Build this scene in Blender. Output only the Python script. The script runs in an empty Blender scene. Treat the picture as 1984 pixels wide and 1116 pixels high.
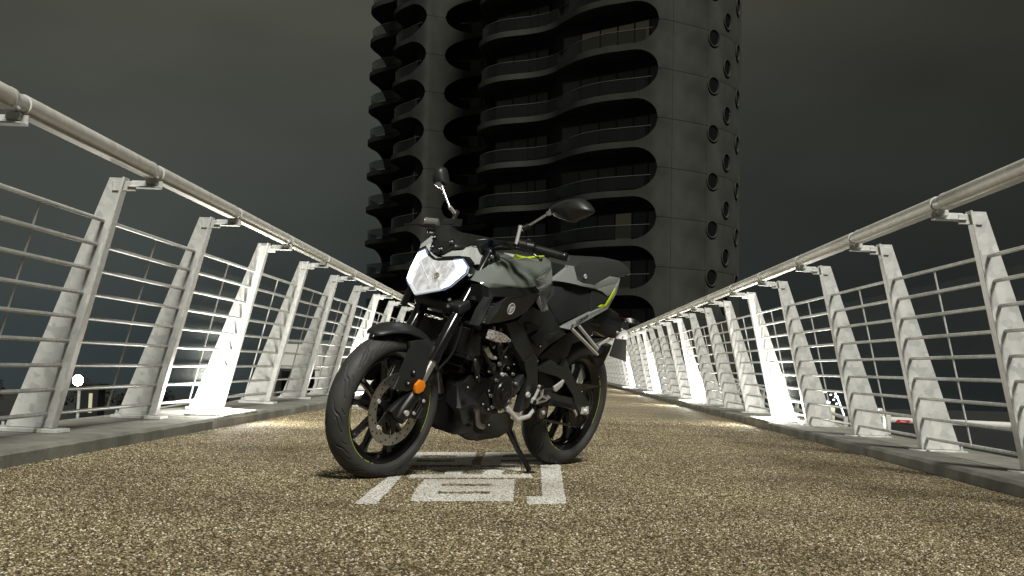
import bpy, bmesh, math, random
import numpy as np
from mathutils import Vector, Matrix
random.seed(7)
rng = np.random.default_rng(7)
S = bpy.context.scene
COL = S.collection

# ------------------------------------------------------------------ camera
CAM_H, CAM_F = 0.465, 2494.0          # camera height (m), focal length in px of a 1984 px wide frame
cam_d = bpy.data.cameras.new('camera')
cam = bpy.data.objects.new('camera', cam_d)
COL.objects.link(cam)
cam_d.sensor_width = 36.0
cam_d.lens = 36.0 * CAM_F / 1984.0
cam_d.clip_start, cam_d.clip_end = 0.05, 6000.0
RC = (Matrix.Rotation(math.radians(1.39), 3, 'Z') @ Matrix.Rotation(math.radians(3.49), 3, 'X')
      @ Matrix.Rotation(math.radians(-2.28), 3, 'Y'))
cam.matrix_world = Matrix.Translation((0, 0, CAM_H)) @ (RC @ Matrix.Rotation(math.radians(90), 3, 'X')).to_4x4()
S.camera = cam

# ------------------------------------------------------------------ night sky
W = bpy.data.worlds.new('World'); S.world = W; W.use_nodes = True
nt = W.node_tree; nt.nodes.clear()
def wn(t, **k):
    n = nt.nodes.new(t)
    for a, b in k.items(): setattr(n, a, b)
    return n
tc = wn('ShaderNodeTexCoord'); sep = wn('ShaderNodeSeparateXYZ')
nt.links.new(tc.outputs['Generated'], sep.inputs[0])
ramp = wn('ShaderNodeValToRGB'); e = ramp.color_ramp.elements
e[0].position = 0.0; e[0].color = (.024, .032, .034, 1)
e[1].position = 0.30; e[1].color = (.064, .064, .050, 1)
m_ = e.new(.10); m_.color = (.038, .044, .040, 1)
nt.links.new(sep.outputs['Z'], ramp.inputs[0])
az = wn('ShaderNodeMapRange'); az.interpolation_type = 'SMOOTHSTEP'
az.inputs['From Min'].default_value = -.75; az.inputs['From Max'].default_value = .75
az.inputs['To Min'].default_value = 1.45; az.inputs['To Max'].default_value = .26
nt.links.new(sep.outputs['X'], az.inputs['Value'])
nz = wn('ShaderNodeTexNoise'); nz.inputs['Scale'].default_value = 2.6; nz.inputs['Detail'].default_value = 3
mp = wn('ShaderNodeMapping'); mp.inputs['Scale'].default_value = (1, 1, 2.4)
nt.links.new(tc.outputs['Generated'], mp.inputs[0]); nt.links.new(mp.outputs[0], nz.inputs['Vector'])
cl = wn('ShaderNodeMapRange'); cl.inputs['From Min'].default_value = .3; cl.inputs['From Max'].default_value = .7
cl.inputs['To Min'].default_value = .74; cl.inputs['To Max'].default_value = 1.26
nt.links.new(nz.outputs[0], cl.inputs['Value'])
mm = wn('ShaderNodeMath', operation='MULTIPLY')
nt.links.new(az.outputs[0], mm.inputs[0]); nt.links.new(cl.outputs[0], mm.inputs[1])
bg = wn('ShaderNodeBackground'); wo = wn('ShaderNodeOutputWorld')
nt.links.new(ramp.outputs[0], bg.inputs['Color']); nt.links.new(mm.outputs[0], bg.inputs['Strength'])
nt.links.new(bg.outputs[0], wo.inputs[0])

# ------------------------------------------------------------------ the one soft key (night glow), from behind the camera
SUN_EL, SUN_AZ = 48.0, -18.0          # azimuth measured from -Y towards -X
sl = bpy.data.lights.new('moon_light', 'SUN'); sl.energy = 3.75; sl.angle = math.radians(13)
sl.color = (1.0, .97, .88)
so = bpy.data.objects.new('moon_light', sl); COL.objects.link(so)
d_ = Vector((math.sin(math.radians(SUN_AZ)) * math.cos(math.radians(SUN_EL)),
             math.cos(math.radians(SUN_AZ)) * math.cos(math.radians(SUN_EL)), -math.sin(math.radians(SUN_EL))))
so.rotation_euler = d_.to_track_quat('-Z', 'Y').to_euler(); so.location = (4, -18, 16)

S.view_settings.view_transform = 'Standard'; S.view_settings.look = 'None'
S.view_settings.exposure = 0.0; S.view_settings.gamma = 1.0; S.view_settings.use_curve_mapping = False
S.render.engine = 'CYCLES'
S.cycles.max_bounces = 6; S.cycles.transparent_max_bounces = 12; S.cycles.sample_clamp_indirect = 6
S.cycles.caustics_reflective = False; S.cycles.caustics_refractive = False

# ------------------------------------------------------------------ helpers: materials
def mat(name, col=(.5, .5, .5), rough=.5, metal=0.0, emit=None, estr=0.0, coat=0.0, alpha=None, spec=None):
    m = bpy.data.materials.new(name); m.use_nodes = True
    b = m.node_tree.nodes['Principled BSDF']
    b.inputs['Base Color'].default_value = (*col, 1); b.inputs['Roughness'].default_value = rough
    b.inputs['Metallic'].default_value = metal
    if coat: b.inputs['Coat Weight'].default_value = coat; b.inputs['Coat Roughness'].default_value = .06
    if emit: b.inputs['Emission Color'].default_value = (*emit, 1); b.inputs['Emission Strength'].default_value = estr
    if alpha is not None: b.inputs['Alpha'].default_value = alpha
    if spec is not None: b.inputs['Specular IOR Level'].default_value = spec
    return m
def N(m, t, **k):
    n = m.node_tree.nodes.new(t)
    for a, b in k.items(): setattr(n, a, b)
    return n
def LK(m, a, b): m.node_tree.links.new(a, b)
def ramp_(m, src, stops):
    r = N(m, 'ShaderNodeValToRGB'); el = r.color_ramp.elements
    while len(el) > 1: el.remove(el[-1])
    el[0].position = stops[0][0]; el[0].color = (*stops[0][1], 1)
    for p, c in stops[1:]:
        x = el.new(p); x.color = (*c, 1)
    LK(m, src, r.inputs[0]); return r
def tex(m, kind='Noise', scale=5, detail=4, coord='Object', vec=None, **k):
    t = N(m, 'ShaderNodeTex' + kind)
    t.inputs['Scale'].default_value = scale
    if kind == 'Noise': t.inputs['Detail'].default_value = detail
    for a, b in k.items(): setattr(t, a, b)
    if vec is None:
        c = N(m, 'ShaderNodeTexCoord'); LK(m, c.outputs[coord], t.inputs['Vector'])
    else: LK(m, vec, t.inputs['Vector'])
    return t
def bump(m, h, strength=.3, dist=.01):
    b = N(m, 'ShaderNodeBump'); b.inputs['Strength'].default_value = strength; b.inputs['Distance'].default_value = dist
    LK(m, h, b.inputs['Height']); LK(m, b.outputs[0], m.node_tree.nodes['Principled BSDF'].inputs['Normal']); return b
def BS(m): return m.node_tree.nodes['Principled BSDF']
def noisy(name, c1, c2, scale, rough=.8, bstr=.2, bdist=.01, metal=0, detail=6, coord='Object', lo=.3, hi=.7, rvar=0):
    m = mat(name, c1, rough, metal)
    t = tex(m, 'Noise', scale, detail, coord)
    r = ramp_(m, t.outputs[0], [(lo, c1), (hi, c2)]); LK(m, r.outputs[0], BS(m).inputs['Base Color'])
    if bstr: 
        t2 = tex(m, 'Noise', scale * 6, 5, coord); bump(m, t2.outputs[0], bstr, bdist)
    if rvar:
        mr = N(m, 'ShaderNodeMapRange'); mr.inputs['To Min'].default_value = rough - rvar; mr.inputs['To Max'].default_value = rough + rvar
        LK(m, t.outputs[0], mr.inputs['Value']); LK(m, mr.outputs[0], BS(m).inputs['Roughness'])
    return m

# ------------------------------------------------------------------ helpers: meshes
def sharpen(bm, ang=32):
    c = math.radians(ang)
    for f in bm.faces: f.smooth = True
    for e in bm.edges:
        e.smooth = not (len(e.link_faces) == 2 and e.calc_face_angle(0) > c)
def obj(name, bm, m, parent=None, ang=32, steer=False, recalc=True):
    if recalc: bmesh.ops.recalc_face_normals(bm, faces=bm.faces[:])
    if steer:
        for v in bm.verts: v.co = steerp(v.co)
    if ang: sharpen(bm, ang)
    me = bpy.data.meshes.new(name); bm.to_mesh(me); bm.free()
    if m: me.materials.append(m)
    o = bpy.data.objects.new(name, me); COL.objects.link(o)
    if parent: o.parent = parent
    return o
def from_py(name, v, f, m, parent=None, smooth=False):
    me = bpy.data.meshes.new(name); me.from_pydata(v, [], f); me.materials.append(m)
    if smooth: me.polygons.foreach_set('use_smooth', [True] * len(me.polygons))
    o = bpy.data.objects.new(name, me); COL.objects.link(o)
    if parent: o.parent = parent
    return o
def share(src, name=None, parent=None, loc=None, rot=None, mtx=None):
    o = src.copy(); COL.objects.link(o)
    if name: o.name = name
    o.parent = parent
    if mtx is not None: o.matrix_local = mtx
    if loc is not None: o.location = loc
    if rot is not None: o.rotation_euler = rot
    return o
def thing(name, label=None, cat=None, loc=(0, 0, 0), rotz=0, group=None, kind=None):
    o = bpy.data.objects.new(name, None); COL.objects.link(o); o.empty_display_size = .2
    o.location = loc; o.rotation_euler = (0, 0, rotz); tag(o, label, cat, group, kind); return o
def tag(o, label=None, cat=None, group=None, kind=None):
    if label: o['label'] = label
    if cat: o['category'] = cat
    if group: o['group'] = group
    if kind: o['kind'] = kind
    return o
def box(bm, c, s, rot=None, bev=0, seg=1):
    r = bmesh.ops.create_cube(bm, size=1.0)
    M = Matrix.Translation(c) @ ((rot.to_4x4()) if rot else Matrix.Identity(4)) @ Matrix.Diagonal((*s, 1))
    bmesh.ops.transform(bm, matrix=M, verts=r['verts'])
    if bev:
        es = list({e for v in r['verts'] for e in v.link_edges})
        bmesh.ops.bevel(bm, geom=es, offset=bev, segments=seg, affect='EDGES', profile=.5, clamp_overlap=True)
    return bm
def B(): return bmesh.new()
def tube(bm, pts, r, seg=10, cap=True, flat=None):
    pts = [Vector(p) for p in pts]; n = len(pts)
    rs = r if isinstance(r, (list, tuple)) else [r] * n
    rings = []; up = None
    for i, p in enumerate(pts):
        t = ((pts[min(i + 1, n - 1)] - pts[i]).normalized() + (pts[i] - pts[max(i - 1, 0)]).normalized())
        if t.length < 1e-9: t = pts[min(i + 1, n - 1)] - pts[max(i - 1, 0)]
        t.normalize()
        if up is None:
            up = Vector((0, 0, 1)) if abs(t.z) < .9 else Vector((1, 0, 0))
        a = t.cross(up)
        if a.length < 1e-6: a = t.cross(Vector((0, 1, 0)))
        a.normalize(); b = a.cross(t).normalized(); up = b
        rings.append([bm.verts.new(p + (a * math.cos(2 * math.pi * k / seg) + b * math.sin(2 * math.pi * k / seg) * (flat or 1)) * rs[i]) for k in range(seg)])
    for i in range(n - 1):
        for k in range(seg):
            bm.faces.new((rings[i][k], rings[i][(k + 1) % seg], rings[i + 1][(k + 1) % seg], rings[i + 1][k]))
    if cap:
        bm.faces.new(rings[0]); bm.faces.new(rings[-1][::-1])
    return bm
def smooth_path(pts, n=6):
    P = [Vector(p) for p in pts]; out = []
    for i in range(len(P) - 1):
        p0 = P[max(i - 1, 0)]; p1 = P[i]; p2 = P[i + 1]; p3 = P[min(i + 2, len(P) - 1)]
        for k in range(n):
            t = k / n
            out.append(.5 * ((2 * p1) + (p2 - p0) * t + (2 * p0 - 5 * p1 + 4 * p2 - p3) * t * t + (3 * p1 - p0 - 3 * p2 + p3) * t ** 3))
    out.append(P[-1]); return out
def lathe(bm, prof, c=(0, 0, 0), axis=(0, 1, 0), seg=64, closed=False, a0=0, a1=None):
    """prof: list of (offset along axis, radius)"""
    c = Vector(c); ax = Vector(axis).normalized()
    u = ax.orthogonal().normalized() if abs(ax.y) < .99 else Vector((1, 0, 0))
    w = ax.cross(u)
    full = a1 is None; a1 = a0 + 2 * math.pi if full else a1
    ns = seg if full else seg + 1
    R = []
    for k in range(ns):
        a = a0 + (a1 - a0) * k / seg
        R.append([bm.verts.new(c + ax * y + (u * math.cos(a) + w * math.sin(a)) * r) for y, r in prof])
    m = len(prof)
    for k in range(seg):
        A, Bq = R[k], R[(k + 1) % ns]
        for j in range(m if closed else m - 1):
            j2 = (j + 1) % m
            try: bm.faces.new((A[j], A[j2], Bq[j2], Bq[j]))
            except ValueError: pass
    if not closed and full:
        for j in (0, m - 1):
            if prof[j][1] > 1e-6: bm.faces.new([R[k][j] for k in range(ns)])
    bmesh.ops.remove_doubles(bm, verts=bm.verts[:], dist=1e-6)
    return bm
def panel(bm, pts, thick, d=(0, -1, 0), bev=0, seg=2):
    """prism: an outline (any 3-D polygon) pushed back by thick along d, with softened edges"""
    d = Vector(d).normalized() * thick
    A = [bm.verts.new(p) for p in pts]; Bv = [bm.verts.new(Vector(p) + d) for p in pts]
    n = len(A); fs = [bm.faces.new(A), bm.faces.new(Bv[::-1])]
    for i in range(n): fs.append(bm.faces.new((A[i], Bv[i], Bv[(i + 1) % n], A[(i + 1) % n])))
    if bev:
        es = list(set(fs[0].edges) | {e for f in fs[2:] for e in f.edges if e not in fs[1].edges})
        es = [e for e in es if e in set(fs[0].edges) or e.calc_face_angle(0) > .5]
        try: bmesh.ops.bevel(bm, geom=es, offset=bev, segments=seg, affect='EDGES', profile=.6, clamp_overlap=True)
        except Exception: pass
    bmesh.ops.triangulate(bm, faces=[f for f in bm.faces if len(f.verts) > 4])
    return bm
def loft(bm, rings, cap=True, closed=True):
    V = [[bm.verts.new(p) for p in r] for r in rings]
    m = len(V[0])
    for i in range(len(V) - 1):
        for k in range(m if closed else m - 1):
            bm.faces.new((V[i][k], V[i][(k + 1) % m], V[i + 1][(k + 1) % m], V[i + 1][k]))
    if cap:
        bm.faces.new(V[0]); bm.faces.new(V[-1][::-1])
    return bm
def text_obj(name, body, size, m, parent, mtx, extrude=.0006, offset=0.0):
    cu = bpy.data.curves.new(name, 'FONT'); cu.body = body; cu.size = size; cu.extrude = extrude; cu.offset = offset
    cu.align_x = 'LEFT'; cu.align_y = 'BOTTOM'
    t = bpy.data.objects.new(name + '_tmp', cu); COL.objects.link(t)
    bpy.context.view_layer.update()
    me = bpy.data.meshes.new_from_object(t.evaluated_get(bpy.context.evaluated_depsgraph_get()))
    bpy.data.objects.remove(t); bpy.data.curves.remove(cu)
    me.materials.clear(); me.materials.append(m)
    xs = [v.co.x for v in me.vertices]; ys = [v.co.y for v in me.vertices]
    w, h_ = max(xs) - min(xs), max(ys) - min(ys)
    for v in me.vertices: v.co.x = (v.co.x - min(xs)) / w; v.co.y = (v.co.y - min(ys)) / h_
    o = bpy.data.objects.new(name, me); COL.objects.link(o); o.parent = parent; o.matrix_local = mtx; return o

# ------------------------------------------------------------------ materials of the setting
def make_galv():
    m = mat('galvanised_steel', (.45, .46, .46), .5, .15)
    v = tex(m, 'Voronoi', 26, coord='Object'); n = tex(m, 'Noise', 9, 5)
    mx = N(m, 'ShaderNodeMixRGB', blend_type='MIX'); mx.inputs[0].default_value = .55
    LK(m, v.outputs['Color'], mx.inputs[1]); LK(m, n.outputs[0], mx.inputs[2])
    r = ramp_(m, mx.outputs[0], [(.2, (.44, .45, .44)), (.5, (.60, .61, .59)), (.8, (.76, .77, .74))])
    LK(m, r.outputs[0], BS(m).inputs['Base Color'])
    mr = N(m, 'ShaderNodeMapRange'); mr.inputs['To Min'].default_value = .36; mr.inputs['To Max'].default_value = .62
    LK(m, mx.outputs[0], mr.inputs['Value']); LK(m, mr.outputs[0], BS(m).inputs['Roughness'])
    bump(m, n.outputs[0], .08, .004); return m
M_galv = make_galv()
M_rail = noisy('handrail_steel', (.60, .595, .54), (.78, .775, .71), 14, .55, .05, .002, metal=.12, rvar=.1)
M_kerb = noisy('kerb_concrete', (.15, .15, .13), (.29, .285, .25), 5, .9, .5, .006, detail=10)
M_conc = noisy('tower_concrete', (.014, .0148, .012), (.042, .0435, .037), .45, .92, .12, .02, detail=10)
M_dark = mat('dark_void', (.006, .006, .006), .9)
M_slab = noisy('soffit_concrete', (.018, .018, .016), (.03, .03, .027), .5, .95, 0)
M_mull = mat('mullion_metal', (.012, .012, .012), .5)
def make_gravel_ground():
    m = mat('resin_gravel', (.2, .16, .1), .75)
    v = tex(m, 'Voronoi', 105, coord='Object'); v2 = tex(m, 'Voronoi', 105, coord='Object')
    n = tex(m, 'Noise', 1.1, 5, 'Object')
    sp = N(m, 'ShaderNodeSeparateColor'); LK(m, v2.outputs['Color'], sp.inputs[0])
    r = ramp_(m, sp.outputs[0], [(.0, (.035, .025, .011)), (.3, (.14, .108, .052)), (.6, (.285, .228, .12)), (.85, (.43, .37, .23)), (1, (.9, .83, .66))])
    r2 = ramp_(m, n.outputs[0], [(.3, (.56, .53, .50)), (.5, (.86, .85, .84)), (.7, (1.0, 1.0, 1.0))])
    mx = N(m, 'ShaderNodeMixRGB', blend_type='MULTIPLY'); mx.inputs[0].default_value = 1
    LK(m, r.outputs[0], mx.inputs[1]); LK(m, r2.outputs[0], mx.inputs[2])
    LK(m, mx.outputs[0], BS(m).inputs['Base Color'])
    inv = N(m, 'ShaderNodeMath', operation='MULTIPLY'); inv.inputs[1].default_value = -1; LK(m, v.outputs['Distance'], inv.inputs[0])
    bump(m, inv.outputs[0], 1.0, .006); return m
M_deck = make_gravel_ground()
def make_pebble(name, stops, rough=.6):
    m = mat(name, (.2, .15, .1), rough)
    oi = N(m, 'ShaderNodeObjectInfo'); r = ramp_(m, oi.outputs['Random'], stops)
    g = N(m, 'ShaderNodeNewGeometry'); n = N(m, 'ShaderNodeTexNoise'); n.inputs['Scale'].default_value = 1.1; n.inputs['Detail'].default_value = 5
    LK(m, g.outputs['Position'], n.inputs['Vector'])
    r2 = ramp_(m, n.outputs[0], [(.3, (.56, .53, .50)), (.5, (.86, .85, .84)), (.7, (1.0, 1.0, 1.0))])
    mx = N(m, 'ShaderNodeMixRGB', blend_type='MULTIPLY'); mx.inputs[0].default_value = 1
    LK(m, r.outputs[0], mx.inputs[1]); LK(m, r2.outputs[0], mx.inputs[2]); LK(m, mx.outputs[0], BS(m).inputs['Base Color'])
    return m
M_peb = make_pebble('pebbles', [(0, (.024, .017, .008)), (.25, (.085, .064, .030)), (.48, (.175, .136, .067)), (.68, (.275, .222, .118)), (.83, (.39, .335, .205)), (.94, (.62, .555, .40)), (1, (.95, .90, .78))])
M_paint = make_pebble('painted_pebbles', [(0, (.30, .28, .22)), (.25, (.58, .57, .52)), (.6, (.74, .74, .70)), (1, (.86, .86, .83))], .7)
M_paintsheet = noisy('road_paint', (.10, .09, .065), (.52, .51, .46), 70, .8, .5, .004)
M_lampglow = mat('lamp_glass', (.9, .9, .85), .4, emit=(1, .97, .86), estr=22)
M_white = noisy('white_cladding', (.55, .56, .53), (.66, .66, .63), 1.5, .7, 0)
M_bark = mat('bark', (.02, .017, .012), .9)
KANJI_DATA = [[(-0.6243, 6.6722), (-0.323, 6.8607), (-0.3163, 6.6468), (-0.6108, 6.4682)],
  [(-0.5993, 6.3189), (-0.3123, 6.489), (-0.3088, 6.317), (-0.5928, 6.1532)],
  [(-0.5833, 6.0075), (-0.3054, 6.1641), (-0.3029, 5.9799), (-0.5714, 5.833)],
  [(-0.6108, 6.4682), (-0.5738, 6.4907), (-0.5614, 5.8385), (-0.5981, 5.8184)],
  [(-0.4053, 6.5929), (-0.3163, 6.6468), (-0.3126, 6.1601), (-0.3894, 6.1168)],
  [(-0.5981, 5.8184), (-0.5614, 5.8385), (-0.5156, 4.1861), (-0.5826, 4.1595)],
  [(-0.2705, 6.8935), (0.0378, 7.0864), (0.0371, 6.8611), (-0.2663, 6.6771)],
  [(-0.2642, 6.5175), (0.0367, 6.6957), (0.0362, 6.5161), (-0.2627, 6.3436)],
  [(-0.2596, 6.1899), (0.0281, 6.352), (0.0263, 6.16), (-0.2564, 6.0054)],
  [(-0.2663, 6.6771), (-0.1775, 6.731), (-0.1737, 6.2383), (-0.2596, 6.1899)],
  [(0.0292, 7.081), (0.098, 7.124), (0.1115, 6.2067), (0.0203, 6.1568)],
  [(0.0203, 6.1568), (0.1115, 6.2067), (0.1054, 4.4579), (0.0276, 4.4019)],
  [(-0.0294, 4.6407), (0.0281, 4.6649), (0.0276, 4.4019), (-0.0236, 4.3815)],
  [(-0.4826, 5.745), (-0.0768, 5.9621), (-0.0669, 5.7798), (-0.4738, 5.5686)],
  [(-0.3863, 5.6141), (-0.3139, 5.6516), (-0.3213, 5.4439), (-0.3847, 5.4121)],
  [(-0.2204, 5.7002), (-0.1458, 5.7388), (-0.1499, 5.5298), (-0.2249, 5.4922)],
  [(-0.5156, 5.3466), (-0.0237, 5.593), (-0.0139, 5.4258), (-0.5088, 5.1852)],
  [(-0.4425, 5.1454), (-0.0876, 5.3157), (-0.0855, 5.1192), (-0.4392, 4.9555)],
  [(-0.4392, 4.9555), (-0.3594, 4.9924), (-0.3586, 4.8889), (-0.4379, 4.8529)],
  [(-0.1668, 5.0815), (-0.0855, 5.1192), (-0.084, 5.0135), (-0.166, 4.9763)],
  [(-0.4379, 4.8529), (-0.084, 5.0135), (-0.0808, 4.8029), (-0.4333, 4.6494)],
  [(-0.4333, 4.6494), (-0.3518, 4.6849), (-0.3523, 4.5932), (-0.429, 4.5604)],
  [(-0.1639, 4.7667), (-0.0808, 4.8029), (-0.0795, 4.7098), (-0.1632, 4.674)],
  [(-0.429, 4.5604), (-0.0795, 4.7098), (-0.077, 4.4609), (-0.4156, 4.3235)]]
# ================================================================== THE SETTING
KX, PX = 2.03, 2.28                   # kerb face and post line, metres either side of the deck's middle
Y0, PITCH = 7.72, 1.63                # first post in full view, spacing
YEND = 50.0
# land falls away gently from the climbing bridge ramp
def land_z(x, y): return .02 * x - .025 * y - 5.0
v = []; f = []
gx = [-2500, -900, -300, -100, -30, 0, 30, 100, 300, 900, 2500]; gy = [-400, -150, -50, 0, 50, 120, 300, 900, 3500]
for y in gy:
    for x in gx: v.append((x, y, land_z(x, y)))
for j in range(len(gy) - 1):
    for i in range(len(gx) - 1):
        a = j * len(gx) + i; f.append((a, a + 1, a + 1 + len(gx), a + len(gx)))
M_land = noisy('dark_land', (.012, .014, .016), (.022, .024, .024), .2, .6, 0)
tag(from_py('ground', v, f, M_land), kind='structure')

# bridge deck: slab with the resin gravel on top
bm = B(); box(bm, (0, (YEND - 14) / 2, -.2), (2 * KX + 1.3, YEND + 14, .4 - .008))
tag(obj('bridge_slab', bm, M_kerb), kind='structure')
v = [(-KX, -6, 0), (KX, -6, 0), (KX, YEND, 0), (-KX, YEND, 0)]
deck = tag(from_py('bridge_deck', v, [(0, 1, 2, 3)], M_deck), kind='structure')

# pebbles you can see one by one: scattered over the near deck with geometry nodes
def scatter(name, verts, faces, sheet_mat, peb_mat, density, rad, seed, keep_sheet, zoff=0.0, flat=.66, fade=None):
    me = bpy.data.meshes.new(name); me.from_pydata(verts, [], faces); me.materials.append(sheet_mat); me.materials.append(peb_mat)
    o = bpy.data.objects.new(name, me); COL.objects.link(o)
    g = bpy.data.node_groups.new(name + '_scatter', 'GeometryNodeTree')
    g.interface.new_socket('Geometry', in_out='INPUT', socket_type='NodeSocketGeometry')
    g.interface.new_socket('Geometry', in_out='OUTPUT', socket_type='NodeSocketGeometry')
    nn = g.nodes; gi = nn.new('NodeGroupInput'); go = nn.new('NodeGroupOutput')
    dp = nn.new('GeometryNodeDistributePointsOnFaces'); dp.distribute_method = 'RANDOM'
    dp.inputs['Density'].default_value = density
    if fade:
        ps = nn.new('GeometryNodeInputPosition'); sx = nn.new('ShaderNodeSeparateXYZ'); mr = nn.new('ShaderNodeMapRange'); mt_ = nn.new('ShaderNodeMath'); mt_.operation = 'MULTIPLY'; mt_.inputs[1].default_value = density
        mr.inputs['From Min'].default_value = fade[0]; mr.inputs['From Max'].default_value = fade[1]; mr.inputs['To Min'].default_value = 1; mr.inputs['To Max'].default_value = 0
        g.links.new(ps.outputs[0], sx.inputs[0]); g.links.new(sx.outputs['Y'], mr.inputs['Value']); g.links.new(mr.outputs[0], mt_.inputs[0]); g.links.new(mt_.outputs[0], dp.inputs['Density'])
    dp.inputs['Density'].default_value = density; dp.inputs['Seed'].default_value = seed
    ic = nn.new('GeometryNodeMeshIcoSphere'); ic.inputs['Radius'].default_value = rad; ic.inputs['Subdivisions'].default_value = 2
    tr = nn.new('GeometryNodeTransform'); tr.inputs['Scale'].default_value = (1.15, .85, flat)
    ss = nn.new('GeometryNodeSetShadeSmooth'); sm = nn.new('GeometryNodeSetMaterial'); sm.inputs['Material'].default_value = peb_mat
    g.links.new(ic.outputs['Mesh'], tr.inputs['Geometry']); g.links.new(tr.outputs[0], ss.inputs['Geometry']); g.links.new(ss.outputs[0], sm.inputs['Geometry'])
    rr = nn.new('FunctionNodeRandomValue'); rr.data_type = 'FLOAT_VECTOR'
    rr.inputs[0].default_value = (-.5, -.5, 0); rr.inputs[1].default_value = (.5, .5, 6.283)
    rs = nn.new('FunctionNodeRandomValue'); rs.data_type = 'FLOAT'
    [s for s in rs.inputs if s.name == 'Min' and s.type == 'VALUE'][0].default_value = .55
    [s for s in rs.inputs if s.name == 'Max' and s.type == 'VALUE'][0].default_value = 1.25
    iop = nn.new('GeometryNodeInstanceOnPoints')
    g.links.new(gi.outputs[0], dp.inputs['Mesh']); g.links.new(dp.outputs['Points'], iop.inputs['Points'])
    g.links.new(sm.outputs[0], iop.inputs['Instance'])
    g.links.new(rr.outputs[0], iop.inputs['Rotation']); g.links.new([s for s in rs.outputs if s.type == 'VALUE'][0], iop.inputs['Scale'])
    ti = nn.new('GeometryNodeTranslateInstances'); ti.inputs['Translation'].default_value = (0, 0, zoff)
    g.links.new(iop.outputs[0], ti.inputs[0])
    last = ti.outputs[0]
    if keep_sheet:
        j = nn.new('GeometryNodeJoinGeometry'); g.links.new(gi.outputs[0], j.inputs[0]); g.links.new(last, j.inputs[0]); last = j.outputs[0]
    g.links.new(last, go.inputs[0])
    md = o.modifiers.new('scatter', 'NODES'); md.node_group = g
    return o
wy = [(2.45, 1.35), (3.6, 1.85)] + [(4.5 + .7 * q, 2.02) for q in range(14)]
vv = []; ff = []
for y, w in wy: vv += [(-w, y, .0005), (w, y, .0005)]
for i in range(len(wy) - 1): ff.append((2 * i, 2 * i + 1, 2 * i + 3, 2 * i + 2))
gr = scatter('gravel', vv, ff, M_peb, M_peb, 33000, .0036, 3, False, zoff=.0005, fade=(6.2, 12.5))
tag(gr, 'loose looking tan and brown resin bonded gravel covering the bridge deck', 'gravel', kind='stuff')

# ------------------------------------------------------------------ painted character
K = KANJI_DATA
v = []; f = []
for q in K:
    b = len(v); v += [(x, y, .004) for x, y in q]; f.append((b, b + 1, b + 2, b + 3))
kan = scatter('painted_character', v, f, M_paintsheet, M_paint, 26000, .0038, 11, True, zoff=-.0014)
tag(kan, 'white painted oriental character worn into the gravel under the motorcycle', 'road marking')

# ------------------------------------------------------------------ kerbs
for s in (-1, 1):
    k = thing('kerb', kind='structure', loc=(s * (KX + .32), 0, 0))
    y = -5.0; first = None; i = 0
    while y < YEND - .1:
        bm = B(); L = 3.26
        # cross-section with a chipped, softened front edge
        rings = []
        n = 28 if y < 24 else 4
        for j in range(n + 1):
            yy = .006 + (L - .012) * j / n
            a = rng.normal(0, .0016); b_ = rng.normal(0, .0014)
            x0 = -s * .32
            rings.append([Vector((x0 + s * (.0 + a * .6), yy, -.02)), Vector((x0 + s * (a), yy, .050 + b_)), Vector((x0 + s * (.014 + abs(a)), yy, .066 + b_ * .5)),
                          Vector((x0 + s * .30, yy, .066)), Vector((x0 + s * .64, yy, .066)), Vector((x0 + s * .64, yy, -.16))])
        loft(bm, rings)
        o = obj('kerb_stone', bm, M_kerb, k, 40); o.location.y = y
        y += L; i += 1

# ------------------------------------------------------------------ railings
NP0, NP1 = -6, 25
LEAN = .28; HP = 1.205; PZ = .088
def post_mesh(s):
    """local: base of the flange at the origin, s = -1 left rail, +1 right rail; inward is -s"""
    bm = B(); i = -s
    d = Vector((i * LEAN, 0, HP)); n = Vector((i * HP, 0, -LEAN)).normalized()
    def q(t, o, y): p = d * t; return Vector((p.x, y, p.z)) + Vector((i, 0, 0)) * o
    # flange
    w = .036
    A = [q(0, 0, -w), q(0, 0, w), q(1, 0, w), q(1, 0, -w)]
    panel(bm, A, .012, -n, .002, 1)
    # web, tapering upward
    out0, out1 = -.235, -.085
    A = [q(0, -.013, -.008), q(1, -.013, -.008), q(1, out1, -.008), q(0, out0, -.008)]
    panel(bm, A, .016, (0, 1, 0), .002, 1)
    return bm
def bracket_mesh(s):
    bm = B(); i = -s
    box(bm, (i * (LEAN - .01), -.014, 1.165), (.115, .008, .05), bev=.003)
    box(bm, (i * (LEAN + .085), .0, 1.163), (.15, .06, .007), bev=.002)
    box(bm, (i * (LEAN + .085), .034, 1.18), (.15, .007, .04), bev=.002)
    box(bm, (i * (LEAN + .11), .03, 1.195), (.05, .05, .03), bev=.004)
    return bm
def plate_mesh(s):
    bm = B(); box(bm, (s * .105, 0, -.012), (.30, .17, .020), bev=.003); return bm
def bolt_mesh():
    bm = B(); lathe(bm, [(0, 0), (0, .013), (.010, .013), (.010, .007), (.026, .007), (.028, 0)], axis=(0, 0, 1), seg=6); return bm
def infill_mesh(s):
    i = -s; bm = B(); L = PITCH - .1
    z0, z1 = .16, .93
    def q(z, y): return Vector((i * LEAN * z / HP + s * .075, y, z))
    panel(bm, [q(z0, .05), q(z0, .05 + L), q(z1, .05 + L), q(z1, .05)], .004, (s, 0, 0)); return bm
M_mesh = mat('fine_mesh_infill', (.42, .45, .43), 1.0, alpha=.03, spec=0)
tube_r = .037
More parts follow.
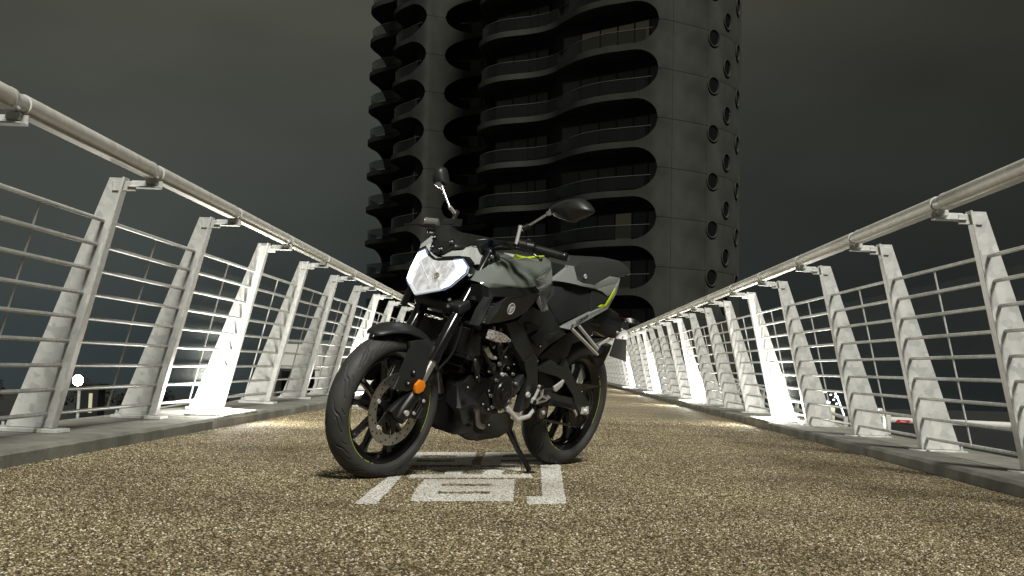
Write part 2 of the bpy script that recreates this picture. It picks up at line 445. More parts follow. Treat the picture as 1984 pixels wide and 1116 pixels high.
for s, side in ((-1, 'left'), (1, 'right')):
    R = thing('bridge_railing', ('galvanised steel railing along the %s kerb, ' % side) +
              ('its handrail climbing past the front wheel side' if s < 0 else 'running behind the tail of the motorcycle'), 'railing',
              (s * PX - .012, Y0, PZ - (.012 if s > 0 else 0)), group=None)
    i = -s
    pm = bm_ = None
    P0 = obj('post', post_mesh(s), M_galv, R); P0.location = (0, 0, 0)
    br = obj('bracket', bracket_mesh(s), M_galv, P0); pl = obj('base_plate', plate_mesh(s), M_galv, P0)
    bo = obj('anchor_bolt', bolt_mesh(), M_galv, P0); bo.location = (s * .225, -.055, -.002)
    b2 = share(bo, parent=P0, loc=(s * .225, .055, -.002))
    # bar, rod, infill, rail prototypes for a bay
    L = PITCH
    bm = B(); tube(bm, [(0, .009, 0), (0, L - .009, 0)], .0098, 10)
    zs = [.065 + .1165 * k for k in range(9)]
    bar0 = obj('rail_bar', bm, M_galv, R, 40)
    bm = B(); tube(bm, [(i * LEAN * zs[0] / HP, 0, zs[0]), (i * LEAN * zs[-1] / HP, 0, zs[-1])], .0052, 8)
    rod0 = obj('tie_rod', bm, M_galv, R, 40)
    hx = i * (LEAN + .125); hz = 1.243
    bm = B(); tube(bm, [(hx, .055, hz), (hx, L - .055, hz)], tube_r, 20)
    box(bm, (hx, L / 2, hz - tube_r - .001), (.046, L - .13, .010), bev=.002)
    seg0 = obj('handrail_segment', bm, M_rail, R, 40)
    bm = B(); tube(bm, [(hx, -.075, hz), (hx, .075, hz)], tube_r - .006, 18)
    lathe(bm, [(-.075, tube_r - .008), (-.075, tube_r + .0012), (-.05, tube_r + .0012), (-.05, tube_r - .008)], (hx, 0, hz), (0, 1, 0), 20)
    slv0 = obj('joint_sleeve', bm, M_galv, R, 40)
    inf0 = obj('mesh_infill', infill_mesh(s), M_mesh, R, 40)
    used = False
    for k in range(NP0, NP1):
        y = k * PITCH
        if k != 0:
            p = share(P0, parent=R, loc=(0, y, 0)); p.rotation_euler = (0, 0, rng.normal(0, .006))
            share(br, parent=p)
            if k < 10: share(pl, parent=p)
            if k < 5:
                share(bo, parent=p); share(b2, parent=p)
        if k < NP1 - 1:
            for j, z in enumerate(zs):
                lo = (i * LEAN * z / HP + s * .055, y, z)
                if k == NP0: 
                    if j == 0: bar0.location = lo; continue
                share(bar0, parent=R, loc=lo)
            for o0, lo in ((rod0, (s * .055, y + L * .52, 0)), (seg0, (0, y, 0)), (inf0, (0, y, 0))):
                if k == NP0: o0.location = lo
                else: share(o0, parent=R, loc=lo)
        if k == NP0: slv0.location = (0, y, 0)
        else: share(slv0, parent=R, loc=(0, y, 0))

# ------------------------------------------------------------------ floodlights let into the kerbs
def flood(s, y, label):
    t = thing('kerb_floodlight', label, 'floodlight', (s * 2.17, y, .0665), group='uplights set into the bridge kerbs')
    bm = B()
    for dx, dy, sx, sy in ((-.125, 0, .012, 1.0), (.125, 0, .012, 1.0), (0, -.494, .238, .012), (0, .494, .238, .012)):
        box(bm, (dx, dy, .006), (sx, sy, .012), bev=.002)
    obj('frame', bm, M_galv, t)
    bm = B(); box(bm, (0, 0, .004), (.236, .974, .008)); obj('lamp_glass', bm, M_lampglow, t)
    ld = bpy.data.lights.new('lamp_beam', 'POINT'); ld.energy = 90; ld.color = (1, .97, .87); ld.shadow_soft_size = .07
    lo = bpy.data.objects.new('lamp_beam', ld); COL.objects.link(lo); lo.parent = t; lo.location = (0, 0, .10)
    return t
for y, lb in ((8.85, 'bright flat uplight on the left kerb beside the nearest glowing post'), (15.37, 'glowing uplight on the left kerb hidden behind the front wheel'),
              (21.89, 'far glowing uplight on the left kerb behind the fork'), (28.41, 'most distant uplight on the left kerb')):
    flood(-1, y, lb)
for y, lb in ((12.05, 'large bright uplight on the right kerb, nearest in view'), (18.57, 'second bright uplight along the right kerb'), (25.09, 'third uplight along the right kerb'),
              (31.61, 'small far uplight on the right kerb beside the number plate holder')):
    flood(1, y, lb)

# ------------------------------------------------------------------ the round-fronted tower
TA = math.radians(-1.1); E0 = 21.63; TB = -9.0
up = Vector((math.sin(TA), 0, math.cos(TA)))
TW = thing('apartment_tower', 'tall dark concrete apartment tower with wavy balconies and porthole windows behind the bridge', 'tower', Vector((0, 85, 0)) + up * TB)
TW.rotation_euler = (0, TA, 0)
CP = [(13.6, 95), (13.5, 90), (13.2, 86.3), (12.5, 83.0), (11.3, 80.5), (10.0, 79.1), (8.7, 78.0), (7.7, 77.2), (6.8, 76.75),
      (5.7, 77.3), (4.7, 77.9), (3.75, 78.5), (2.9, 79.3), (2.1, 80.4), (1.5, 81.6), (1.0, 82.8), (.5, 84.0), (-.2, 85.0), (-1.1, 85.7), (-2.1, 86.2), (-3.0, 86.7), (-3.7, 87.4), (-4.3, 88.4), (-4.75, 89.8), (-4.7, 91.5), (-4.4, 93.5), (-4.3, 95.5), (-4.6, 97.3),
      (-5.4, 98.4), (-6.4, 98.8), (-7.9, 98.9), (-8.6, 98.75), (-9.3, 98.4),
      (-10.2, 99.2), (-10.95, 100.4), (-11.8, 101.7), (-12.4, 103.2), (-12.55, 104.8), (-12.2, 106.4), (-12.3, 108), (-13.2, 109.6), (-14.5, 110.8), (-15.4, 112.2), (-15.8, 114.0), (-15.5, 116.5), (-14.8, 118.5),
      (-13, 121), (-6, 123), (4, 120), (11, 110), (13.4, 101)]
nC = len(CP); SUB = 9
curve = []
for i_ in range(nC):
    p0, p1, p2, p3 = [Vector(CP[(i_ + d) % nC]) for d in (-1, 0, 1, 2)]
    for k in range(SUB):
        t = k / SUB
        curve.append(.5 * ((2 * p1) + (p2 - p0) * t + (2 * p0 - 5 * p1 + 4 * p2 - p3) * t * t + (3 * p1 - p0 - 3 * p2 + p3) * t ** 3))
nS = len(curve)
arc = [0.0]
for i_ in range(1, nS): arc.append(arc[-1] + (curve[i_] - curve[i_ - 1]).length)
nrm = []
for i_ in range(nS):
    t = (curve[(i_ + 1) % nS] - curve[i_ - 1]).normalized(); nrm.append(Vector((t.y, -t.x)))   # points inward
if (Vector((0, 95)) - curve[8 * SUB]).dot(nrm[8 * SUB]) < 0: nrm = [-a for a in nrm]
def I(c): return CP.index(c) * SUB
T_R, T_C, T_A, T_Z = I((6.8, 76.75)), I((-7.9, 98.9)), I((-9.3, 98.4)), I((-14.8, 118.5))
HR = 1.31
def hslot(i_):
    def end(a, Lr): 
        u = min(max(a / Lr, 0), 1); return math.sqrt(max(0, 1 - (1 - u) ** 2))
    if T_R < i_ < T_C: return HR * min(end(arc[i_] - arc[T_R], 1.7), end(arc[T_C] - arc[i_], 2.6))
    if T_A < i_ < T_Z: return HR * min(end(arc[i_] - arc[T_A], 2.7), end(arc[T_Z] - arc[i_], 2.0))
    return 0.0
cuts = [0, I((13.2, 86.3)), I((11.3, 80.5)), I((10.0, 79.1)), I((7.7, 77.2)), I((5.7, 77.3)), I((3.75, 78.5)), I((2.1, 80.4)), I((-.2, 85.0)), I((-2.1, 86.2)), I((-4.3, 88.4)), I((-4.6, 97.3)),
        I((-6.4, 98.8)), I((-10.2, 99.2)), I((-12.4, 103.2)), I((-13.2, 109.6)), I((-14.8, 118.5)), I((4, 120)), nS]
FLOORS = range(-5, 10)
def P3(i_, z, off=0): 
    c = curve[i_ % nS] + nrm[i_ % nS] * off
    return Vector((c.x, c.y - 85, z - TB))
protos = {}
for ci in range(len(cuts) - 1):
    a, b = cuts[ci], cuts[ci + 1]
    bm = B(); rings = []
    for i_ in range(a, b + 1):
        h0 = hslot(i_ % nS); g = .013 if h0 < .02 else 0
        z0, z1 = -1.5 + max(h0, g), 1.5 - max(h0, g)      # from this floor's slot centre... to the next one above
        zb, zt = -1.5 + h0 + g, 1.5 - h0 - g
        sh = Vector((0, 0, 0))
        if i_ == a: j = i_ + 1
        elif i_ == b: j = i_ - 1
        else: j = None
        def pt(z, off):
            p = P3(i_, z + TB, off)
            if j is not None:
                d = P3(j, z + TB, off) - p; d.z = 0
                if d.length > 1e-6: p = p + d.normalized() * .013
            return p
        th = .34
        rings.append([pt(zb, 0), pt(zt, 0), pt(zt, th), pt(zb, th)])
    loft(bm, rings)
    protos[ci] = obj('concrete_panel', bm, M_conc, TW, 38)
mats_c = [M_conc]
for k in FLOORS:
    zc = E0 - 3 * k - 1.5 - TB       # middle of the band below slot k
    for ci, o in protos.items():
        if k == FLOORS[0]: o.location.z = zc
        else: share(o, parent=TW, loc=(0, 0, zc))
# floor slabs behind the bands
bm = B()
vb = [bm.verts.new(P3(i_, TB - .13, .36)) for i_ in range(0, nS, 2)]; vt = [bm.verts.new(P3(i_, TB + .13, .36)) for i_ in range(0, nS, 2)]
bm.faces.new(vb[::-1]); bm.faces.new(vt); m2 = len(vb)
for q in range(m2): bm.faces.new((vb[q], vb[(q + 1) % m2], vt[(q + 1) % m2], vt[q]))
bmesh.ops.triangulate(bm, faces=[f_ for f_ in bm.faces if len(f_.verts) > 4])
sl0 = obj('floor_slab', bm, M_slab, TW)
for k in FLOORS:
    z = E0 - 3 * k - 1.5 - TB
    if k == FLOORS[0]: sl0.location.z = z
    else: share(sl0, parent=TW, loc=(0, 0, z))
# inner core wall
INN = [(11.5, 96), (11.0, 87.5), (9.8, 82.9), (8.2, 80.4), (7.1, 78.5), (1.2, 84.1), (.3, 86.7), (-3.4, 90.3), (-3.1, 94), (-3.6, 98.6), (-5, 100.3), (-7.5, 100.7), (-9.2, 100.4), (-10.2, 102.2), (-10.6, 104.5), (-10.4, 107), (-11.6, 110), (-13.2, 113), (-13.3, 117), (-11, 119), (-5, 120.5), (3.5, 118), (9.5, 109)]
bm = B(); zb, zt = 0.0, E0 + 17 - TB
A = [bm.verts.new((x, y - 85, zb)) for x, y in INN]; A2 = [bm.verts.new((x, y - 85, zt)) for x, y in INN]
for q in range(len(A)): bm.faces.new((A[q], A[(q + 1) % len(A)], A2[(q + 1) % len(A)], A2[q]))
bm.faces.new(A2)
M_core = noisy('core_render', (.012, .012, .011), (.022, .022, .02), .8, .9, 0)
obj('core_wall', bm, M_core, TW)
# glazing
M_glassA = mat('window_dark', (.030, .032, .029), .15); M_glassB = mat('window_curtain', (.10, .10, .086), .4)
M_glassC = mat('window_dim_lit', (.06, .058, .045), .3, emit=(.62, .58, .36), estr=.028)
def glaze(a, b, ts, k):
    a, b = Vector(a), Vector(b); d = (b - a).normalized(); n = Vector((d.y, -d.x))
    if n.y > 0: n = -n
    zc = E0 - 3 * k - TB; z0, z1 = zc - 1.36, zc + .62
    for t0, t1 in zip(ts[:-1], ts[1:]):
        p = a + (b - a) * t0 + n * .10; q = a + (b - a) * t1 + n * .10
        w = (q - p).length; m = (p + q) / 2; ang = math.atan2(d.y, d.x)
        Rz = Matrix.Rotation(ang, 3, 'Z')
        bm = B(); fw = .055
        for cx, cz, sx, sz in ((-w / 2 + fw / 2, 0, fw, z1 - z0), (w / 2 - fw / 2, 0, fw, z1 - z0), (0, (z1 - z0) / 2 - fw / 2, w - 2 * fw, fw), (0, -(z1 - z0) / 2 + fw / 2, w - 2 * fw, fw)):
            box(bm, Vector((m.x, m.y - 85, (z0 + z1) / 2)) + Rz @ Vector((cx, 0, cz)), (sx, .08, sz), Rz)
        fr = obj('window', bm, M_mull, TW, 0)
        r = rng.random(); mt = M_glassA if r < .55 else M_glassB
        if k in (0,) and a.x > 0: mt = M_glassC if r > .25 else M_glassB
        elif r > .985: mt = M_glassC
        bm = B(); box(bm, Vector((m.x, m.y - 85, (z0 + z1) / 2)), (w - 2 * fw, .03, z1 - z0 - 2 * fw), Rz)
        obj('pane', bm, mt, fr, 0)
for k in range(-2, 8):
    glaze((1.2, 84.1), (7.1, 78.5), (0, .2, .4, .58, .75, .9, 1), k)
    glaze((-3.4, 90.3), (.3, 86.7), (0, .33, .63, .78, 1), k)
    if k >= 0: glaze((-10.6, 104.5), (-9.2, 100.4), (0, .5, 1), k)
# thin balcony rails and the pairs of soffit fittings
bm = B(); tube(bm, [P3(i_, TB - .42, .2) for i_ in range(T_R + 4, T_C - 6)], .018, 6); rl0 = obj('balcony_rail', bm, mat('rail_grey', (.12, .12, .11), .5), TW)
bm = B(); tube(bm, [P3(i_, TB - .42, .2) for i_ in range(T_A + 6, T_Z - 4)], .018, 6); rl1 = obj('balcony_rail', bm, mat('rail_grey2', (.12, .12, .11), .5), TW)
M_bal = mat('balustrade_glass', (.012, .013, .012), .12, alpha=.45)
bal = []
for a_, b_ in ((T_R + 7, T_C - 12), (T_A + 9, T_Z - 6)):
    bm = B(); rings = [[P3(i_, TB - 1.2, .20), P3(i_, TB - .44, .20), P3(i_, TB - .44, .225), P3(i_, TB - 1.2, .225)] for i_ in range(a_, b_)]
    loft(bm, rings); bal.append(obj('balustrade', bm, M_bal, TW, 40))
bm = B()
for c_, off in (((5.7, 77.3), 1.2), ((4.7, 77.9), 1.1), ((3.75, 78.5), 1.2), ((2.9, 79.3), 1.3), ((2.1, 80.4), 1.0), ((-.2, 85.0), .9), ((-2.1, 86.2), 1.0), ((-3.0, 86.7), 1.2)):
    for dd in (0, 1):
        p = P3(I(c_) + dd, TB, off); lathe(bm, [(0, 0), (0, .11), (-.1, .13), (-.1, 0)], (p.x, p.y, 1.34), (0, 0, 1), 10)
dl0 = obj('soffit_fitting', bm, mat('fitting_grey', (.09, .09, .08), .5), TW)
for k in FLOORS:
    zc = E0 - 3 * k - TB
    for o in (rl0, rl1, dl0, *bal):
        if k == FLOORS[0]: o.location.z = zc
        else: share(o, parent=TW, loc=(0, 0, zc))
# portholes
M_port = mat('porthole_glass', (.006, .007, .006), .4, spec=.2)
def porthole(i_, e):
    c = curve[i_]; n = -nrm[i_]
    bm = B(); lathe(bm, [(-.05, .5), (.05, .56), (.09, .55), (.09, .50), (-.02, .47)], (0, 0, 0), (n.x, n.y, 0), 28)
    o = obj('porthole', bm, M_conc, TW, 40); o.location = (c.x, c.y - 85, e - TB)
    bm = B(); lathe(bm, [(.0, 0), (.0, .48), (-.03, .48), (-.03, 0)], (0, 0, 0), (n.x, n.y, 0), 28); g = obj('pane', bm, M_port, o, 40)
    return o, g
for cidx, off in ((I((10.0, 79.1)) - 3, -.4), (I((11.3, 80.5)) - 1, 1.0), (I((12.5, 83.0)) + 1, -.5)):
    pr = None
    for k in range(-2, 9):
        e_ = E0 - 3 * k + off
        if pr is None: pr = porthole(cidx, e_)
        else:
            o = share(pr[0], parent=TW, loc=(pr[0].location.x, pr[0].location.y, e_ - TB)); share(pr[1], parent=o)

# ------------------------------------------------------------------ things beyond the railings
M_grey = noisy('grey_render', (.16, .165, .155), (.21, .215, .2), 1.2, .85, 0)
M_grn = mat('green_panel', (.09, .115, .108), .6)
# hoarding closing the far end of the deck
ho = thing('hoarding', 'grey green panel hoarding closing the far end of the deck beside the rear wheel', 'hoarding', (.9, YEND - 1.5, 0))
for k in range(6):
    bm = B(); box(bm, (0, 0, .55), (1.19, .06, 1.1), bev=.006); o = obj('panel', bm, M_grn, ho); o.location.x = -2.5 + 1.2 * k
    bm = B(); box(bm, (.6, -.05, .56), (.06, .06, 1.12)); o2 = obj('upright', bm, M_galv, ho); o2.location.x = -2.5 + 1.2 * k
# small white cabin at the left
hs = thing('cabin', 'small pale cabin with a dark doorway beyond the left railing', 'cabin', (-4.2, 30, land_z(-4.2, 30)))
zf = -hs.location.z
bm = B(); box(bm, (0.15, 2.0, (zf + .78) / 2), (3.0, 4.0, zf + .78)); obj('wall', bm, M_grey, hs)
bm = B(); box(bm, (-1.34, -.6, zf + .5), (1.15, 1.2, .55)); box(bm, (-1.87, -.6, (zf + .2) / 2), (.09, 1.2, zf + .2)); box(bm, (-.8, -.6, (zf + .2) / 2), (.07, 1.2, zf + .2)); obj('porch', bm, M_white, hs)
bm = B(); box(bm, (.1, 1.6, zf + .84), (3.3, 5.0, .1)); obj('roof', bm, M_grn, hs)
bm = B(); box(bm, (-1.34, -.02, zf - .85), (.95, .04, 2.0)); obj('door', bm, M_dark, hs)
# lower ramp railings
def ramp(name, label, a, b, nposts, nb, hgt):
    a, b = Vector(a), Vector(b); t = thing(name, label, 'railing', a); d = b - a
    p0 = r0 = None
    for k in range(nposts):
        bm = B(); box(bm, (0, 0, hgt / 2), (.05, .05, hgt)); box(bm, (0, 0, -2), (.06, .06, 4))
        if p0 is None: p0 = obj('post', bm, M_white, t); p0.location = d * 0
        else: bm.free(); share(p0, parent=t, loc=d * k / (nposts - 1))
    for k in range(nb):
        bm = B(); tube(bm, [(0, 0, 0), d], .022, 6)
        if r0 is None: r0 = obj('rail_bar', bm, M_white, t); r0.location.z = .08
        else: bm.free(); share(r0, parent=t, loc=(0, 0, .08 + (hgt - .1) * k / (nb - 1)))
    bm = B(); box(bm, d / 2 + Vector((0, 0, -.12)), (.3, d.length, .2), Vector((0, 1, 0)).rotation_difference(d).to_matrix()); obj('ramp_edge', bm, M_kerb, t)
    return t
ramp('ramp_railing', 'white barred railing of the lower ramp beyond the left railing', (-6.2, 17.0, -1.35), (-6.5, 34, -1.1), 9, 7, .85)
ramp('ramp_railing', 'white barred railing of the lower ramp beyond the right railing', (3.9, 16.5, -.95), (4.3, 31, -.45), 9, 8, .95)
# boom barrier with its red label
bt = thing('boom_barrier', 'white boom barrier with a red label beyond the right railing', 'barrier', (3.215, 12.0, land_z(3.2, 12)))
zb_ = -bt.location.z
bm = B(); box(bm, (0, 0, (zb_ + .16) / 2), (.055, .09, zb_ + .16), bev=.008); obj('post', bm, M_white, bt)
bm = B(); box(bm, (-.045, .08, zb_ + .17), (.05, .05, .09), bev=.012); obj('counterweight', bm, M_white, bt)
bm = B(); tube(bm, [(-.09, .1, zb_ + .108), (1.5, .1, zb_ + .098)], .034, 14); arm = obj('arm', bm, M_white, bt)
M_red = mat('label_red', (.45, .015, .02), .5); M_wt = mat('label_white', (.8, .8, .78), .5)
bm = B(); panel(bm, [(.093, .062, zb_ + .09), (.215, .062, zb_ + .088), (.235, .062, zb_ + .114), (.113, .062, zb_ + .116)], .003, (0, 1, 0)); obj('label', bm, M_red, arm)
text_obj('lettering', 'Nice', .02, M_wt, arm, Matrix.Translation((.142, .0600, zb_ + .0935)) @ Matrix.Rotation(math.radians(90), 4, 'X') @ Matrix.Diagonal((.05, .016, 1, 1)))
# lit block and its lamps beyond the right railing
lb_ = thing('lit_building', 'small cream lit building with clusters of white lamps beyond the right railing', 'building', (10.2, 46, land_z(10.2, 46)))
zl = -lb_.location.z
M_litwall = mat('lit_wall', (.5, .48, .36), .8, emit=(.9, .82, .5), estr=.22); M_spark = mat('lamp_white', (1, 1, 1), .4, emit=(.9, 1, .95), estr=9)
bm = B(); box(bm, (-.15, 0, (zl - .5) / 2), (.42, 2, zl - .5)); obj('wall', bm, M_litwall, lb_)
bm = B()
for k in range(22): box(bm, (rng.uniform(-.45, .2), -1.1, zl + rng.uniform(-.55, .05)), (.05, .05, .04))
for k in range(16): box(bm, (.13 + .022 * k, -1.1, zl - .2 - .055 * k), (.035, .04, .035))
obj('lamp', bm, M_spark, lb_)
# floodlight on a mast at the left edge
fl = thing('floodlight_mast', 'bright floodlight on a mast beyond the left railing at the picture edge', 'floodlight', (-14.35, 40, land_z(-14.35, 40)))
zm = -fl.location.z
bm = B(); tube(bm, [(0, 0, 0), (0, 0, zm - .5)], .05, 8); obj('pole', bm, M_galv, fl)
bm = B(); lathe(bm, [(.12, 0), (.12, .12), (-.14, .18), (-.15, .18), (-.15, 0)], (0, 0, zm - .5), (0, 1, 0), 24); obj('housing', bm, M_mull, fl)
bm = B(); lathe(bm, [(-.17, 0), (-.155, .165), (-.15, .165), (-.15, 0)], (0, 0, zm - .5), (0, 1, 0), 24); obj('lamp_glass', bm, mat('flood_glass', (1, 1, 1), .4, emit=(1, .96, .84), estr=80), fl)
ld = bpy.data.lights.new('flood_beam', 'SPOT'); ld.energy = 5000; ld.color = (1, .96, .86); ld.spot_size = math.radians(70); ld.spot_blend = .6; ld.shadow_soft_size = .18
lo = bpy.data.objects.new('flood_beam', ld); COL.objects.link(lo); lo.parent = fl; lo.location = (0, -.2, zm - .5); lo.rotation_euler = Vector((12, -34, .4)).to_track_quat('-Z', 'Y').to_euler()
# low lit kiosks far left
kb = thing('kiosk', 'small faintly lit kiosk beside the left picture edge', 'kiosk', (-20.9, 60, land_z(-20.9, 60)))
zk = -kb.location.z
bm = B(); box(bm, (0, 0, (zk - 1.2) / 2), (.9, 1, zk - 1.2)); obj('wall', bm, M_mull, kb)
bm = B(); box(bm, (.12, -.52, zk - 2.0), (.16, .04, .9)); obj('window', bm, M_litwall, kb)
bm = B(); box(bm, (0, 0, zk - 1.15), (1.1, 1.2, .1)); obj('roof', bm, M_mull, kb)
# dark tree line far away on the left
M_leaf = noisy('night_foliage', (.006, .008, .006), (.013, .015, .011), .3, .9, 0)
trees = [(-150, 300, 9, 16), (-128, 290, 12, 13), (-108, 300, 9, 18), (-97, 310, 7, 10), (-88, 295, 8, 9), (-76, 300, 7, 8), (-66, 310, 6, 8), (-55, 300, 6, 7)]
for ti, (x, y, hgt, w) in enumerate(trees):
    t = thing('tree', ['broad dark tree far off at the left picture edge', 'tall dark tree in the far row at left', 'widest dark tree in the far row at left', 'slim dark tree in the far row at left', 'dark rounded tree beyond the second post', 'small dark tree behind the second post', 'low dark tree between the posts at left', 'lowest dark tree at the right end of the far row'][ti],
              'tree', (x, y, land_z(x, y)), group='dark trees far beyond the left railing')
    bm = B(); tube(bm, [(0, 0, 0), (0, 0, hgt * .6)], [.4, .2], 6); obj('trunk', bm, M_bark, t)
    bm = B()
    for q in range(900):
        a = rng.uniform(0, 6.283); rr = w / 2 * math.sqrt(rng.random()); z = hgt * (.25 + .72 * rng.random() * (1 - .55 * (rr / (w / 2)) ** 2))
        p = Vector((rr * math.cos(a), rr * math.sin(a), z)); s_ = rng.uniform(.2, .5)
        u = Vector(rng.normal(size=3)).normalized(); w_ = u.orthogonal().normalized()
        vs = [bm.verts.new(p + u * s_), bm.verts.new(p + w_ * s_ * .7), bm.verts.new(p - u * s_), bm.verts.new(p - w_ * s_ * .7)]; bm.faces.new(vs)
    obj('crown', bm, M_leaf, t, 0, recalc=False)
